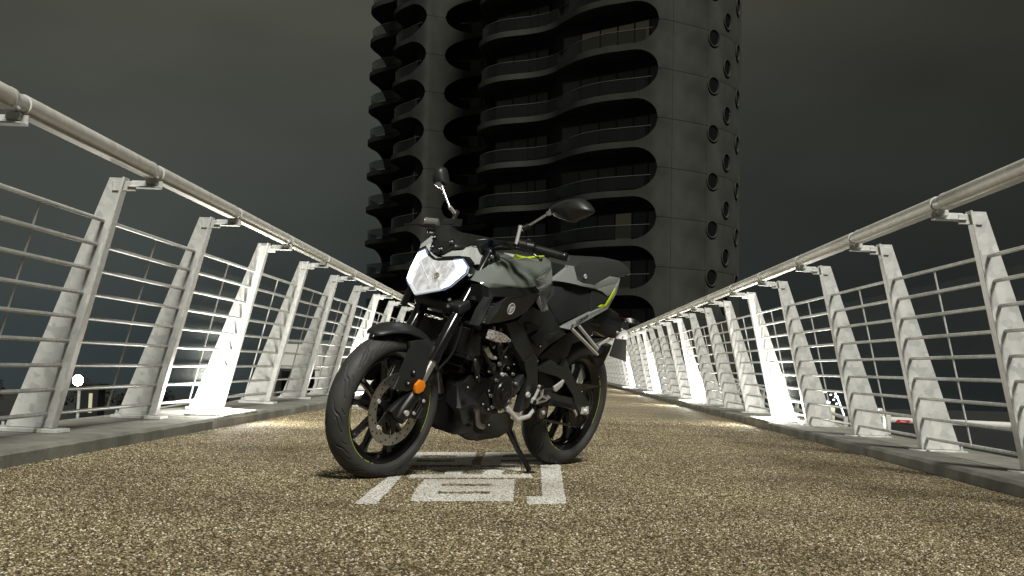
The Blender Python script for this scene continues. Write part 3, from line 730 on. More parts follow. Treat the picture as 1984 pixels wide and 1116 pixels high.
# ===== traced outlines of the motorcycle, in its own frame: x forward, y left, z up (metres)
SH = {
 'tank': [(1.1068, 0.155, 0.8551), (0.979, 0.11, 0.9545), (0.8342, 0.06, 0.9729), (0.7712, 0.07, 0.9534), (0.6631, 0.05, 0.9644), (0.5922, 0.05, 0.9794), (0.512, 0.05, 0.9903), (0.514, 0.085, 0.9767), (0.5381, 0.11, 0.9594), (0.9872, 0.165, 0.9132), (0.9458, 0.15, 0.931), (0.8251, 0.12, 0.9582), (0.6914, 0.105, 0.9643), (0.6151, 0.11, 0.9608), (0.9763, 0.19, 0.8896), (0.8339, 0.195, 0.9007), (0.7292, 0.15, 0.9422), (0.6204, 0.13, 0.9428), (1.0632, 0.185, 0.857), (0.9771, 0.203, 0.8565), (0.8119, 0.203, 0.8564), (0.7703, 0.2, 0.8707), (0.8133, 0.203, 0.8897), (1.0703, 0.178, 0.8311), (0.9611, 0.195, 0.8437), (0.5042, 0.11, 0.8886), (0.5022, 0.115, 0.8561), (0.5564, 0.13, 0.8086), (0.5348, 0.14, 0.7688), (0.6115, 0.16, 0.7569), (0.7122, 0.182, 0.7963), (0.7024, 0.188, 0.8307), (0.719, 0.193, 0.8467)],
 'yellow_top': [(0.7788, 0.067, 0.978), (0.7217, 0.06, 0.974), (0.6679, 0.055, 0.9732), (0.5913, 0.052, 0.9848), (0.5283, 0.052, 0.9932), (0.5368, 0.057, 0.9876), (0.5981, 0.058, 0.9794), (0.6613, 0.06, 0.9672), (0.7159, 0.066, 0.9659), (0.7543, 0.068, 0.9692)],
 'strip': [(1.1081, 0.16, 0.8468), (1.0799, 0.185, 0.8312), (0.968, 0.2, 0.8433), (0.8176, 0.207, 0.8559), (0.7762, 0.205, 0.8668), (0.738, 0.208, 0.8453), (0.7766, 0.225, 0.8422), (0.9074, 0.235, 0.8231), (1.0027, 0.226, 0.8085), (1.0637, 0.21, 0.8061), (1.0861, 0.2, 0.7912), (1.085, 0.17, 0.7726)],
 'shroud': [(1.0041, 0.227, 0.8086), (0.9104, 0.237, 0.8234), (0.7783, 0.226, 0.843), (0.7449, 0.216, 0.8336), (0.7593, 0.222, 0.8268), (0.7941, 0.225, 0.7986), (0.8355, 0.22, 0.7489), (0.9127, 0.22, 0.7194), (1.0112, 0.222, 0.7022), (1.0882, 0.224, 0.691), (1.0691, 0.238, 0.7424), (1.0335, 0.236, 0.7747)],
 'vent': [(1.0493, 0.2, 0.8044), (0.9738, 0.206, 0.8068), (0.9873, 0.21, 0.7845), (1.036, 0.215, 0.7393), (1.0617, 0.205, 0.6896), (1.0991, 0.195, 0.6809), (1.0905, 0.195, 0.7073), (1.0665, 0.195, 0.77)],
 'vent_L': [(1.0571, 0.203, 0.8029), (1.1109, 0.203, 0.6836)],
 'vent_R': [(0.9963, 0.22, 0.807), (1.0831, 0.22, 0.6919)],
 'vent_rim': [(1.0932, 0.205, 0.7917), (1.0577, 0.205, 0.8058), (1.0865, 0.212, 0.7723), (1.1148, 0.214, 0.7102), (1.1269, 0.214, 0.6798), (1.136, 0.195, 0.6775), (1.1203, 0.2, 0.7433)],
 'emblem': [(0.9766, 0.238, 0.7655)],
 'collar': [(1.088, 0.12, 0.8263), (1.039, 0.13, 0.8104), (1.0138, 0.14, 0.819), (1.0402, 0.15, 0.796), (1.0955, 0.14, 0.7716)],
 'frame_up': [(0.8742, 0.165, 0.6929), (0.8061, 0.165, 0.7108), (0.7243, 0.168, 0.6623), (0.6246, 0.172, 0.5787), (0.6998, 0.172, 0.5361), (0.7729, 0.168, 0.5875), (0.8112, 0.166, 0.6194), (0.8425, 0.165, 0.6562)],
 'frame_low': [(0.6985, 0.172, 0.5371), (0.6242, 0.172, 0.5777), (0.587, 0.172, 0.55), (0.54, 0.17, 0.4354), (0.5413, 0.168, 0.3996), (0.5676, 0.165, 0.3285), (0.6295, 0.16, 0.3025), (0.6298, 0.165, 0.3536), (0.6338, 0.17, 0.4145), (0.6401, 0.172, 0.4743)],
 'frame_bolt': [(0.6188, 0.175, 0.39)],
 'side_cover': [(0.7117, 0.17, 0.7781), (0.6171, 0.165, 0.7531), (0.5417, 0.15, 0.7682), (0.5015, 0.155, 0.7436), (0.4577, 0.16, 0.7001), (0.4353, 0.165, 0.6787), (0.3886, 0.165, 0.6713), (0.4314, 0.16, 0.6446), (0.4947, 0.155, 0.6173), (0.535, 0.15, 0.5772), (0.5551, 0.15, 0.5533), (0.5986, 0.155, 0.5717), (0.6753, 0.16, 0.6254), (0.7589, 0.165, 0.6795), (0.8011, 0.168, 0.7073), (0.7672, 0.17, 0.7455)],
 'sc_recess1': [(0.7101, 0.163, 0.6667), (0.6212, 0.163, 0.6856), (0.6144, 0.163, 0.6909), (0.6992, 0.163, 0.7063), (0.748, 0.163, 0.6989)],
 'sc_recess2': [(0.6849, 0.163, 0.6458), (0.6053, 0.163, 0.679), (0.5834, 0.16, 0.6569), (0.5778, 0.158, 0.6268), (0.6153, 0.16, 0.601)],
 'sc_rib': [(0.5426, 0.165, 0.6599), (0.4736, 0.166, 0.6783), (0.519, 0.168, 0.6576)],
 'sc_bolt': [(0.5785, 0.16, 0.6048)],
 'under_seat': [(0.2828, 0.1, 0.6612), (0.1902, 0.1, 0.6801), (0.2316, 0.1, 0.5557), (0.3704, 0.1, 0.4793), (0.4684, 0.1, 0.5438)],
 'case': [(0.8968, 0.155, 0.4467), (0.8594, 0.155, 0.4664), (0.7895, 0.155, 0.4782), (0.7154, 0.155, 0.46), (0.6939, 0.155, 0.4298), (0.6883, 0.155, 0.3757), (0.7154, 0.155, 0.3338), (0.7676, 0.155, 0.3159), (0.8384, 0.155, 0.3066), (0.8751, 0.155, 0.3703)],
 'gen_c': [(0.7929, 0.165, 0.3925)],
 'gen_r': [(0.7725, 0.165, 0.3366), (0.7302, 0.165, 0.3928)],
 'gen_small': [(0.732, 0.165, 0.4001)],
 'case_bolts': [(0.8596, 0.16, 0.4479), (0.8777, 0.16, 0.3811), (0.8472, 0.16, 0.3302), (0.781, 0.16, 0.3222), (0.718, 0.16, 0.3494), (0.7988, 0.16, 0.473), (0.7439, 0.16, 0.4764), (0.7043, 0.16, 0.4339)],
 'sprk_guard': [(0.7135, 0.16, 0.4014), (0.6555, 0.16, 0.4761), (0.6326, 0.16, 0.4616), (0.6339, 0.16, 0.4417), (0.6898, 0.16, 0.372)],
 'cyl': [(0.931, 0.12, 0.4851), (0.8348, 0.12, 0.4871), (0.6911, 0.12, 0.5297), (0.662, 0.12, 0.4512), (0.8389, 0.12, 0.4532), (0.9242, 0.12, 0.4661)],
 'silver_arm': [(0.9617, 0.14, 0.5734), (0.9299, 0.14, 0.5849), (0.9136, 0.14, 0.5617), (0.865, 0.14, 0.5394), (0.8777, 0.14, 0.5294), (0.9227, 0.14, 0.5424)],
 'engine_top': [(0.848, 0.13, 0.5759), (0.8108, 0.13, 0.5869), (0.7254, 0.13, 0.5606), (0.6953, 0.13, 0.5024), (0.8319, 0.13, 0.509)],
 'indicator': [(1.0937, 0.27, 0.6733), (1.0618, 0.27, 0.6711), (1.0185, 0.27, 0.6606), (0.9793, 0.27, 0.6452), (0.9677, 0.27, 0.6354), (0.992, 0.27, 0.6317), (1.0269, 0.27, 0.6294), (1.0941, 0.27, 0.6314), (1.0978, 0.27, 0.6503)],
 'ind_bulb': [(1.0494, 0.27, 0.6478)],
 'ind_stalk': [(1.0496, 0.2, 0.6455), (1.0644, 0.25, 0.6472)],
 'ind_shadow': [(0.9436, 0.2, 0.615), (0.8779, 0.2, 0.6175), (0.8815, 0.2, 0.6007), (0.9226, 0.2, 0.6016)],
 'radiator': [(1.08, -0.0556, 0.675), (1.08, 0.1476, 0.6548), (1.08, 0.1629, 0.5458), (1.08, -0.0058, 0.5479)],
 'rad_left': [(1.1, -0.0708, 0.6642), (1.1, -0.0383, 0.6729), (1.1, -0.0205, 0.5657), (1.1, -0.0522, 0.5647)],
 'rad_side': [(1.0983, 0.16, 0.6598), (1.0554, 0.16, 0.6619), (1.0256, 0.16, 0.5483), (1.076, 0.16, 0.5452)],
 'pan_edge': [(1.0224, 0.03, 0.4042), (1.0158, 0.08, 0.4876), (0.9738, 0.13, 0.4677), (0.9058, 0.17, 0.4479), (0.8925, 0.17, 0.4266), (0.9188, 0.17, 0.3835), (0.9615, 0.165, 0.3443)],
 'pan_bolt0': [(1.0691, 0.165, 0.4188)],
 'pan_bolt1': [(0.9157, 0.165, 0.4051)],
 'pan_bolt2': [(0.9368, 0.165, 0.348)],
 'pan_bolt3': [(1.0201, 0.165, 0.4614)],
 'pan_bolt4': [(0.891, 0.165, 0.325)],
 'pan_bolt5': [(0.8629, 0.165, 0.2575)],
 'pan_side': [(0.9018, 0.17, 0.4479), (0.893, 0.172, 0.4271), (0.9245, 0.175, 0.3848), (0.8831, 0.175, 0.3276), (0.855, 0.175, 0.3034), (0.7498, 0.17, 0.3012), (0.7001, 0.165, 0.3093), (0.6705, 0.16, 0.2483), (0.6537, 0.15, 0.2205), (0.6938, 0.13, 0.186), (0.8253, 0.11, 0.168), (0.8686, 0.1, 0.1693), (0.8943, 0.08, 0.1818), (1.0625, 0.16, 0.3198), (0.9724, 0.172, 0.3485)],
 'pan_facet': [(1.0364, 0.13, 0.4244), (0.995, 0.14, 0.4674), (0.9058, 0.17, 0.4479), (0.8925, 0.17, 0.4266), (0.928, 0.172, 0.3793), (0.9704, 0.17, 0.3503), (1.0494, 0.155, 0.3231), (1.0581, 0.13, 0.3213), (1.0484, 0.1, 0.4064)],
 'pan_top': [(1.0228, 0.03, 0.4051), (1.0484, 0.1, 0.4064), (1.0364, 0.13, 0.4244), (0.995, 0.14, 0.4674), (0.9882, 0.06, 0.4834), (0.9928, 0.02, 0.445)],
 'pan_front': [(1.0224, 0.03, 0.4042), (1.0484, 0.1, 0.4064), (1.0442, 0.12, 0.3186), (1.0275, 0.14, 0.3167), (0.8943, 0.08, 0.1818), (0.9449, 0.02, 0.1906), (0.9905, -0.02, 0.2479), (1.0279, 0, 0.3299), (1.0071, 0.04, 0.3212)],
 'pan_hole': [(0.974, 0.165, 0.3018), (0.9637, 0.17, 0.3314), (0.9413, 0.172, 0.2938), (0.887, 0.17, 0.2497), (0.8417, 0.165, 0.221), (0.9039, 0.15, 0.2158), (0.9185, 0.14, 0.2277)],
 'stand': [(0.6381, 0.13, 0.2218), (0.6025, 0.165, 0.1538), (0.5487, 0.215, 0.0563)],
 'stand_foot': [(0.5944, 0.21, 0.0453), (0.5176, 0.22, 0.0422)],
 'shift': [(0.7387, 0.17, 0.328), (0.6703, 0.185, 0.2808), (0.5921, 0.19, 0.2962), (0.5794, 0.2, 0.3287)],
 'shift_pad': [(0.7631, 0.18, 0.3332), (0.7408, 0.18, 0.3365), (0.7246, 0.18, 0.3085), (0.7517, 0.18, 0.3136)],
 'hanger': [(0.5589, 0.2, 0.4377), (0.5381, 0.2, 0.4304), (0.5376, 0.2, 0.4128), (0.4605, 0.2, 0.3829), (0.4902, 0.2, 0.3651), (0.5788, 0.2, 0.3502), (0.5967, 0.2, 0.3577), (0.5971, 0.2, 0.3751), (0.5823, 0.2, 0.3826), (0.5655, 0.2, 0.4201), (0.5721, 0.2, 0.4326)],
 'hanger_b': [(0.5602, 0.203, 0.4294), (0.5923, 0.203, 0.3624), (0.465, 0.203, 0.3827)],
 'peg_arm': [(0.5066, 0.18, 0.4052), (0.4351, 0.185, 0.3742), (0.3877, 0.2, 0.3688), (0.3938, 0.2, 0.3406), (0.4308, 0.185, 0.3414), (0.5403, 0.18, 0.3427), (0.5301, 0.18, 0.3589)],
 'peg': [(0.4182, 0.2, 0.3594), (0.409, 0.3, 0.3645)],
 'heel': [(0.4534, 0.2, 0.4316), (0.3828, 0.2, 0.4651), (0.3757, 0.2, 0.4582), (0.388, 0.2, 0.4345), (0.4253, 0.2, 0.4099), (0.4445, 0.2, 0.4153)],
 'heel_arm': [(0.5084, 0.18, 0.4098), (0.4868, 0.185, 0.4205), (0.4318, 0.19, 0.4222), (0.4136, 0.19, 0.4083), (0.4646, 0.185, 0.4067), (0.4947, 0.18, 0.396)],
 'swing_up': [(0.5016, 0.125, 0.4982), (0.3992, 0.125, 0.5381), (0.2782, 0.125, 0.4959), (0.2735, 0.125, 0.5439), (0.2306, 0.125, 0.4993), (0.146, 0.125, 0.4351), (0.0493, 0.125, 0.3792), (-0.0503, 0.125, 0.3168), (-0.0348, 0.125, 0.2666), (0.0471, 0.125, 0.2824), (0.135, 0.125, 0.3445), (0.1507, 0.125, 0.3837), (0.244, 0.125, 0.4435), (0.3158, 0.125, 0.4688), (0.4866, 0.125, 0.4808)],
 'swing_low': [(0.4408, 0.12, 0.3809), (0.3508, 0.12, 0.3899), (0.1566, 0.12, 0.3569), (0.1364, 0.12, 0.3677), (0.0517, 0.12, 0.3134), (0.0335, 0.12, 0.2735), (0.1124, 0.12, 0.3038), (0.2679, 0.12, 0.3336), (0.4234, 0.12, 0.3574)],
 'swing_inner': [(0.4237, 0.085, 0.4722), (0.2506, 0.085, 0.46), (0.1779, 0.085, 0.4344), (0.0834, 0.085, 0.3738), (0.0978, 0.085, 0.348), (0.2943, 0.085, 0.3813), (0.3853, 0.085, 0.3722)],
 'fin': [(0.1538, 0.13, 0.4348), (-0.1393, 0.09, 0.4139), (0.0763, 0.12, 0.3966)],
 'axle_block': [(0.0498, 0.135, 0.3183), (0.0038, 0.135, 0.3161), (0.0017, 0.135, 0.2811), (0.048, 0.135, 0.2865)],
 'adj': [(0.1148, 0.12, 0.3097), (0.0747, 0.12, 0.2788)],
 'sprocket': [(0.0176, 0.085, 0.289)],
 'chain': [(0.0261, 0.085, 0.204), (0.3099, 0.085, 0.2764)],
 'pulley': [(0.3337, 0.1, 0.2863)],
 'pb1': [(0.3559, 0.165, 0.6942), (0.1373, 0.2, 0.587)],
 'pb2': [(0.2957, 0.16, 0.7112), (0.1208, 0.2, 0.6007)],
 'pb_web': [(0.3171, 0.155, 0.697), (0.286, 0.15, 0.7071), (0.1161, 0.19, 0.5985), (0.1245, 0.19, 0.5883)],
 'rpeg': [(0.1649, 0.19, 0.5788), (0.1218, 0.2, 0.5725), (0.1575, 0.25, 0.6409), (0.1407, 0.26, 0.6521), (0.1244, 0.26, 0.6471), (0.1026, 0.22, 0.5696), (0.0983, 0.22, 0.5471), (0.0962, 0.21, 0.5331), (0.1276, 0.2, 0.5409)],
 'rheel': [(0.1273, 0.19, 0.633), (0.0436, 0.19, 0.6719), (0.0431, 0.19, 0.6629), (0.0482, 0.19, 0.6443), (0.1037, 0.19, 0.6149), (0.1187, 0.19, 0.62)],
 'tail_up': [(0.4824, 0.09, 0.8892), (0.3711, 0.09, 0.958), (0.3697, 0.088, 0.9684), (0.3231, 0.09, 0.9704), (0.3363, 0.125, 0.9131), (0.2914, 0.133, 0.901), (0.2007, 0.14, 0.9002), (0.0354, 0.12, 0.9534), (-0.0758, 0.11, 0.9519), (-0.0589, 0.115, 0.9293), (0.1781, 0.14, 0.8862), (0.2874, 0.135, 0.8892), (0.3439, 0.128, 0.8963), (0.4106, 0.11, 0.8951)],
 'tail_low': [(0.4206, 0.15, 0.7007), (0.3894, 0.158, 0.7134), (0.215, 0.165, 0.7753), (0.1222, 0.16, 0.8053), (0.0687, 0.155, 0.8106), (0.0031, 0.135, 0.8801), (-0.0607, 0.115, 0.9417), (-0.0758, 0.11, 0.9519), (-0.0595, 0.118, 0.9264), (-0.0315, 0.132, 0.8774), (0.0642, 0.158, 0.8004), (0.3767, 0.172, 0.6899), (0.4281, 0.165, 0.6943)],
 'tail_in': [(0.1747, 0.138, 0.886), (-0.0616, 0.113, 0.9309), (-0.0098, 0.13, 0.8799), (0.0553, 0.135, 0.8585), (0.1032, 0.138, 0.878)],
 'tail_dark': [(0.1948, 0.13, 0.8851), (0.093, 0.132, 0.8775), (0.034, 0.13, 0.8589), (-0.0098, 0.13, 0.8799), (0.0591, 0.148, 0.8097), (0.1088, 0.152, 0.8053), (0.2032, 0.158, 0.7745), (0.2023, 0.15, 0.7837)],
 'tail_yellow': [(0.1544, 0.157, 0.8066), (0.1274, 0.157, 0.8193), (0.0947, 0.157, 0.8192), (0.0758, 0.157, 0.8439), (0.0502, 0.157, 0.8822), (0.0358, 0.157, 0.9038), (0.0321, 0.157, 0.8848), (0.0587, 0.157, 0.8406), (0.0832, 0.157, 0.8124), (0.1208, 0.157, 0.8038)],
 'text0': [(0.3463, 0.174, 0.7175), (0.2395, 0.17, 0.7546), (0.3526, 0.174, 0.733)],
 'tail_logo': [(0.372, 0.174, 0.7098)],
 'seat': [(0.4451, 0.07, 0.8817), (0.3552, 0.075, 0.8932), (0.2901, 0.1, 0.8934), (0.204, 0.115, 0.8856), (0.1326, 0.12, 0.8765), (0.0968, 0.14, 0.8345), (0.1148, 0.145, 0.8167), (0.2023, 0.15, 0.7837), (0.4269, 0.152, 0.7127), (0.4405, 0.15, 0.6997), (0.4977, 0.15, 0.7431), (0.5689, 0.14, 0.7992), (0.4861, 0.11, 0.8404)],
 'seat_mid': [(0.4751, 0.12, 0.8222), (0.3558, 0.14, 0.8388), (0.1946, 0.142, 0.8372)],
 'pillion': [(0.3248, 0.09, 0.9685), (0.2436, 0.07, 0.9979), (0.1558, 0.075, 1.0083), (-0.1405, 0.05, 1.0307), (-0.2171, 0.06, 1.0057), (-0.24, 0.07, 0.9818), (-0.2366, 0.07, 0.9745), (-0.0824, 0.105, 0.9564), (0.0272, 0.115, 0.954), (0.1931, 0.135, 0.9015), (0.3215, 0.12, 0.9123), (0.3199, 0.1, 0.9429)],
 'pill_crease': [(0.1606, 0.078, 1.008), (0.0828, 0.1, 1.0007), (0.0118, 0.112, 0.9713)],
 'lock': [(0.2645, 0.122, 0.9346)],
 'undertail': [(0.0481, 0.07, 0.7246), (-0.0007, 0.07, 0.7476), (-0.0359, 0.07, 0.7734), (-0.1069, 0.07, 0.7948), (-0.2658, 0.07, 0.7447), (-0.2883, 0.07, 0.6929), (-0.2227, 0.07, 0.6512), (-0.1275, 0.07, 0.6508), (-0.0767, 0.07, 0.6762), (0.0476, 0.07, 0.7077)],
 'fender_r': [(0.0776, 0.08, 0.7253), (0.0058, 0.08, 0.7392), (-0.041, 0.085, 0.7019), (-0.1087, 0.08, 0.6557), (-0.0651, 0.08, 0.6642), (0.0296, 0.08, 0.6872)],
 'plate': [(-0.3472, 0, 0.6395), (-0.3949, 0, 0.644), (-0.4617, 0, 0.6395), (-0.51, 0, 0.5253), (-0.3282, 0, 0.5492)],
 'plate2': [(-0.1875, 0.09, 0.6537), (-0.5884, -0.07, 0.6285), (-0.6743, -0.09, 0.5079), (-0.169, 0.09, 0.5659)],
 'plate_box': [(-0.2371, 0.06, 0.7058), (-0.425, 0, 0.6905), (-0.5827, -0.06, 0.6695), (-0.5594, -0.05, 0.6319), (-0.2582, 0.05, 0.6481)],
 'clamp': [(-0.3446, 0.03, 0.731), (-0.388, 0.03, 0.7297), (-0.3949, 0.03, 0.7139), (-0.4086, 0.03, 0.7074), (-0.3936, 0.03, 0.6922), (-0.3336, 0.03, 0.7073)],
 'rind': [(-0.3345, 0.06, 0.7568), (-0.3071, 0.11, 0.7646), (-0.2682, 0.16, 0.7578), (-0.2668, 0.16, 0.7515), (-0.3356, 0.08, 0.7392), (-0.3516, 0.05, 0.7412)],
 'tlight': [(-0.3328, 0.03, 0.75), (-0.3909, 0.03, 0.7478), (-0.4018, 0.03, 0.7394), (-0.3458, 0.03, 0.7365)],
 'grab': [(-0.1214, 0.06, 0.8005), (-0.1831, 0.06, 0.7834), (-0.2384, 0.06, 0.7673), (-0.1814, 0.06, 0.7554), (-0.106, 0.06, 0.7892)],
 'grip': [(0.9002, 0.25, 1.0182), (0.8964, 0.275, 1.0171), (0.8662, 0.345, 1.0132), (0.8521, 0.372, 1.0092)],
 'switch': [(0.9448, 0.19, 1.0222), (0.9074, 0.25, 1.0211)],
 'clutch': [(1.0181, 0.165, 1.0138), (0.9943, 0.185, 1.0086), (0.9639, 0.255, 1.0048), (0.9526, 0.29, 0.9952), (0.9387, 0.315, 0.9807)],
 'mstemL': [(0.954, 0.19, 1.0415), (0.9487, 0.19, 1.1011), (0.9383, 0.19, 1.0876), (0.919, 0.21, 1.1078), (0.8993, 0.285, 1.1739)],
 'mirL': [(0.88, 0.2715, 1.1888), (0.88, 0.3014, 1.2159), (0.88, 0.3664, 1.2444), (0.88, 0.4281, 1.2496), (0.88, 0.4783, 1.2181), (0.88, 0.4712, 1.1992), (0.88, 0.4163, 1.1674), (0.88, 0.3881, 1.1536), (0.88, 0.2971, 1.1663)],
 'mirR': [(0.9, -0.3613, 1.2407), (0.9, -0.3559, 1.2678), (0.9, -0.3404, 1.2861), (0.9, -0.3161, 1.2825), (0.9, -0.2925, 1.2265), (0.9, -0.2968, 1.2161), (0.9, -0.3339, 1.2015), (0.9, -0.3531, 1.2154)],
 'mstemR': [(0.9082, -0.2, 1.0979), (0.9499, -0.205, 1.124), (0.9462, -0.27, 1.1998)],
 'mclampR': [(0.9032, -0.2, 1.1148), (0.9123, -0.2, 1.0779)],
 'brakelev': [(1.0623, -0.33, 1.0121), (1.047, -0.29, 1.0207), (1.0384, -0.24, 1.022), (1.0367, -0.19, 1.0262)],
 'mcyl': [(1.0214, -0.26, 1.041), (1.0066, -0.2, 1.0463)],
 'mblock': [(0.9918, -0.2, 1.0427), (0.9781, -0.2, 1.0715), (0.9263, -0.18, 1.081), (0.9289, -0.18, 1.0517)],
 'forktop': [(0.9992, 0.095, 0.9533)],
 'lens': [(1.1605, -0.1458, 0.9127), (1.1552, -0.1147, 0.9281), (1.163, -0.0905, 0.9058), (1.1675, -0.0508, 0.8928), (1.1663, -0.0207, 0.8962), (1.1609, 0.0523, 0.9116), (1.1577, 0.0963, 0.921), (1.1662, 0.1339, 0.8965), (1.1752, 0.1376, 0.8709), (1.1979, 0.088, 0.8059), (1.2048, 0.0585, 0.7864), (1.2204, -0.0668, 0.7418), (1.2126, -0.1005, 0.7639), (1.1997, -0.1441, 0.8008), (1.1854, -0.1466, 0.8418)],
 'drl_l': [(1.1557, -0.1138, 0.9265), (1.1623, -0.0939, 0.9077), (1.1668, -0.1168, 0.8948), (1.1738, -0.1233, 0.8749), (1.1869, -0.13, 0.8375), (1.1991, -0.1241, 0.8026), (1.2046, -0.1122, 0.7868), (1.2063, -0.1196, 0.7819), (1.1998, -0.1416, 0.8005), (1.1849, -0.145, 0.8432), (1.1622, -0.1421, 0.9079)],
 'drl_r': [(1.1618, 0.0545, 0.9092), (1.1583, 0.0964, 0.9192), (1.1663, 0.1319, 0.8962), (1.175, 0.1347, 0.8714), (1.1971, 0.0866, 0.8084), (1.2026, 0.0574, 0.7925), (1.2013, 0.0476, 0.7963), (1.181, 0.0846, 0.8544), (1.1715, 0.0889, 0.8816), (1.1676, 0.0807, 0.8925)],
 'rim_b': [(1.2002, -0.1411, 0.7995), (1.2063, -0.1196, 0.7819), (1.2057, -0.1103, 0.7836), (1.2152, -0.0637, 0.7565), (1.2012, 0.0529, 0.7966), (1.203, 0.0579, 0.7915), (1.2048, 0.0585, 0.7864), (1.2201, -0.0664, 0.7426), (1.2123, -0.0996, 0.7648)],
 'surround': [(1.1508, -0.1509, 0.9263), (1.1441, -0.1242, 0.9453), (1.1546, -0.0795, 0.9154), (1.1583, -0.0528, 0.9048), (1.1548, -0.0081, 0.915), (1.1476, 0.0976, 0.9355), (1.1545, 0.1347, 0.9158), (1.161, 0.1303, 0.8971), (1.1525, 0.0923, 0.9215), (1.1558, 0.0478, 0.9121), (1.1612, -0.0253, 0.8966), (1.1624, -0.0555, 0.8932), (1.1578, -0.0943, 0.9064), (1.15, -0.119, 0.9287), (1.1553, -0.1507, 0.9135)],
 'cowl_r': [(1.1482, -0.0377, 0.9194), (1.1458, -0.0187, 0.9263), (1.1265, 0.0037, 0.9527), (1.1129, 0.0483, 0.9631), (1.0759, 0.062, 0.9831), (1.0251, 0.0513, 0.9853), (1.0099, 0.0648, 0.9716), (1.0145, 0.0739, 0.9587), (1.0371, 0.0901, 0.9224), (1.1102, 0.0964, 0.9138), (1.1423, 0.093, 0.9363), (1.153, 0.0668, 0.9344), (1.1594, -0.0135, 0.916)],
 'cowl_l': [(1.1355, -0.1648, 0.9271), (1.1091, -0.1861, 0.9453), (1.0839, -0.158, 0.9887), (1.1106, -0.1203, 0.9697), (1.1419, -0.1032, 0.9373), (1.1592, -0.0688, 0.9167), (1.1619, -0.0414, 0.9088), (1.1608, -0.0113, 0.9121), (1.1643, -0.0423, 0.9021), (1.1598, -0.0748, 0.9149), (1.1491, -0.1198, 0.9454)],
 'visor': [(1.0939, -0.1446, 0.9889), (1.0509, -0.168, 1.026), (1.0245, -0.1626, 1.0443), (1.023, -0.1226, 1.0486), (1.0192, -0.0794, 1.0307), (1.0114, -0.0336, 1.0245), (0.9814, -0.0008, 0.9959), (1.0358, 0.0356, 0.9834), (1.1223, 0.0557, 0.965), (1.1359, 0.0112, 0.9546), (1.1557, -0.0102, 0.9266), (1.1565, -0.0455, 0.9242), (1.1569, -0.0725, 0.9233), (1.1408, -0.105, 0.9407), (1.1205, -0.1116, 0.9699)],
 'visor_mid': [(1.138, -0.052, 0.9773), (1.1455, -0.0017, 0.9843), (1.0578, -0.1033, 1.0349), (1.1607, -0.0286, 0.9265), (1.1396, 0.028, 0.9724)],
 'visor_bolts': [(1.1246, -0.1007, 0.9869), (1.1458, 0.0147, 0.9834), (1.1535, -0.077, 0.9473), (1.1637, -0.0197, 0.9467)],
 'cowl_side': [(1.0948, 0.0869, 0.9006), (0.9638, 0.0282, 0.9035), (1.0319, 0.0311, 0.8518), (1.1482, 0.0502, 0.805), (1.1556, 0.1207, 0.8698)],
 'ref_lines': [(1.1706, -0.113, 0.8839), (1.1646, -0.0971, 0.901), (1.1706, -0.113, 0.8839), (1.1814, -0.0829, 0.8531), (1.1814, -0.0829, 0.8531), (1.1955, -0.0288, 0.8127), (1.1955, -0.0288, 0.8127), (1.1889, 0.0266, 0.8316), (1.1676, 0.02, 0.8925), (1.1743, 0.0732, 0.8735), (1.1696, 0.0277, 0.8868), (1.1766, 0.0747, 0.8667), (1.1743, 0.0732, 0.8735), (1.1903, 0.0536, 0.8277), (1.205, -0.041, 0.7856), (1.1955, -0.0288, 0.8127), (1.1756, -0.1119, 0.8696), (1.1959, -0.1138, 0.8116), (1.1698, -0.0565, 0.8864), (1.1856, 0.0101, 0.841), (1.2128, -0.0653, 0.7634), (1.205, -0.041, 0.7856)],
 'fend_side': [(1.3498, 0.065, 0.5678), (1.3076, 0.075, 0.5783), (1.2562, 0.08, 0.5851), (1.2127, 0.09, 0.5624), (1.2255, 0.1, 0.5267), (1.2789, 0.112, 0.4317), (1.3056, 0.112, 0.3929), (1.3493, 0.105, 0.3766), (1.4326, 0.1, 0.3832), (1.4013, 0.095, 0.4371), (1.3442, 0.075, 0.5417)],
 'fend_bolts': [(1.34, 0.108, 0.4575), (1.3605, 0.108, 0.4116)],
 'reflector': [(1.3011, 0.125, 0.4023)],
 'refl_o': [(1.3342, 0.13, 0.3902), (1.3348, 0.13, 0.409), (1.3128, 0.13, 0.4304), (1.2879, 0.13, 0.426), (1.2759, 0.13, 0.4072), (1.2857, 0.13, 0.3848), (1.3111, 0.13, 0.3748), (1.3256, 0.13, 0.3765)],
 'caliper': [(1.3487, 0.1, 0.2947), (1.3227, 0.105, 0.315), (1.2389, 0.1, 0.3723), (1.2143, 0.1, 0.3534), (1.2066, 0.1, 0.2761), (1.265, 0.1, 0.2631), (1.3227, 0.1, 0.3011)],
 'fork_low': [(1.3386, 0.105, 0.3717), (1.305, 0.105, 0.385), (1.2809, 0.105, 0.3664), (1.2922, 0.105, 0.2898), (1.3404, 0.105, 0.2453), (1.3932, 0.105, 0.2705), (1.4182, 0.105, 0.2955)],
 'leg': [(1.1207, 0.095, 0.7124), (1.2271, 0.095, 0.5011), (1.292, 0.095, 0.3776), (1.3573, 0.095, 0.2833)],
 'pipe': [(0.9704, -0.02, 0.583), (1.0308, -0.02, 0.5915), (1.0658, -0.03, 0.5547), (1.0718, -0.03, 0.4995), (1.0653, -0, 0.441), (1.0242, -0, 0.371)],
 'disc': [(1.3761, 0.06, 0.2913)],
}
TANK_KEYS = 'a b c d e f g h i r1 r2 r3 r4 r5 r6 r7 r8 r9 l2 l3 l5 l6 l7 b1 b2 k2 k3 k4 k5 k6 k7 k8 k9'
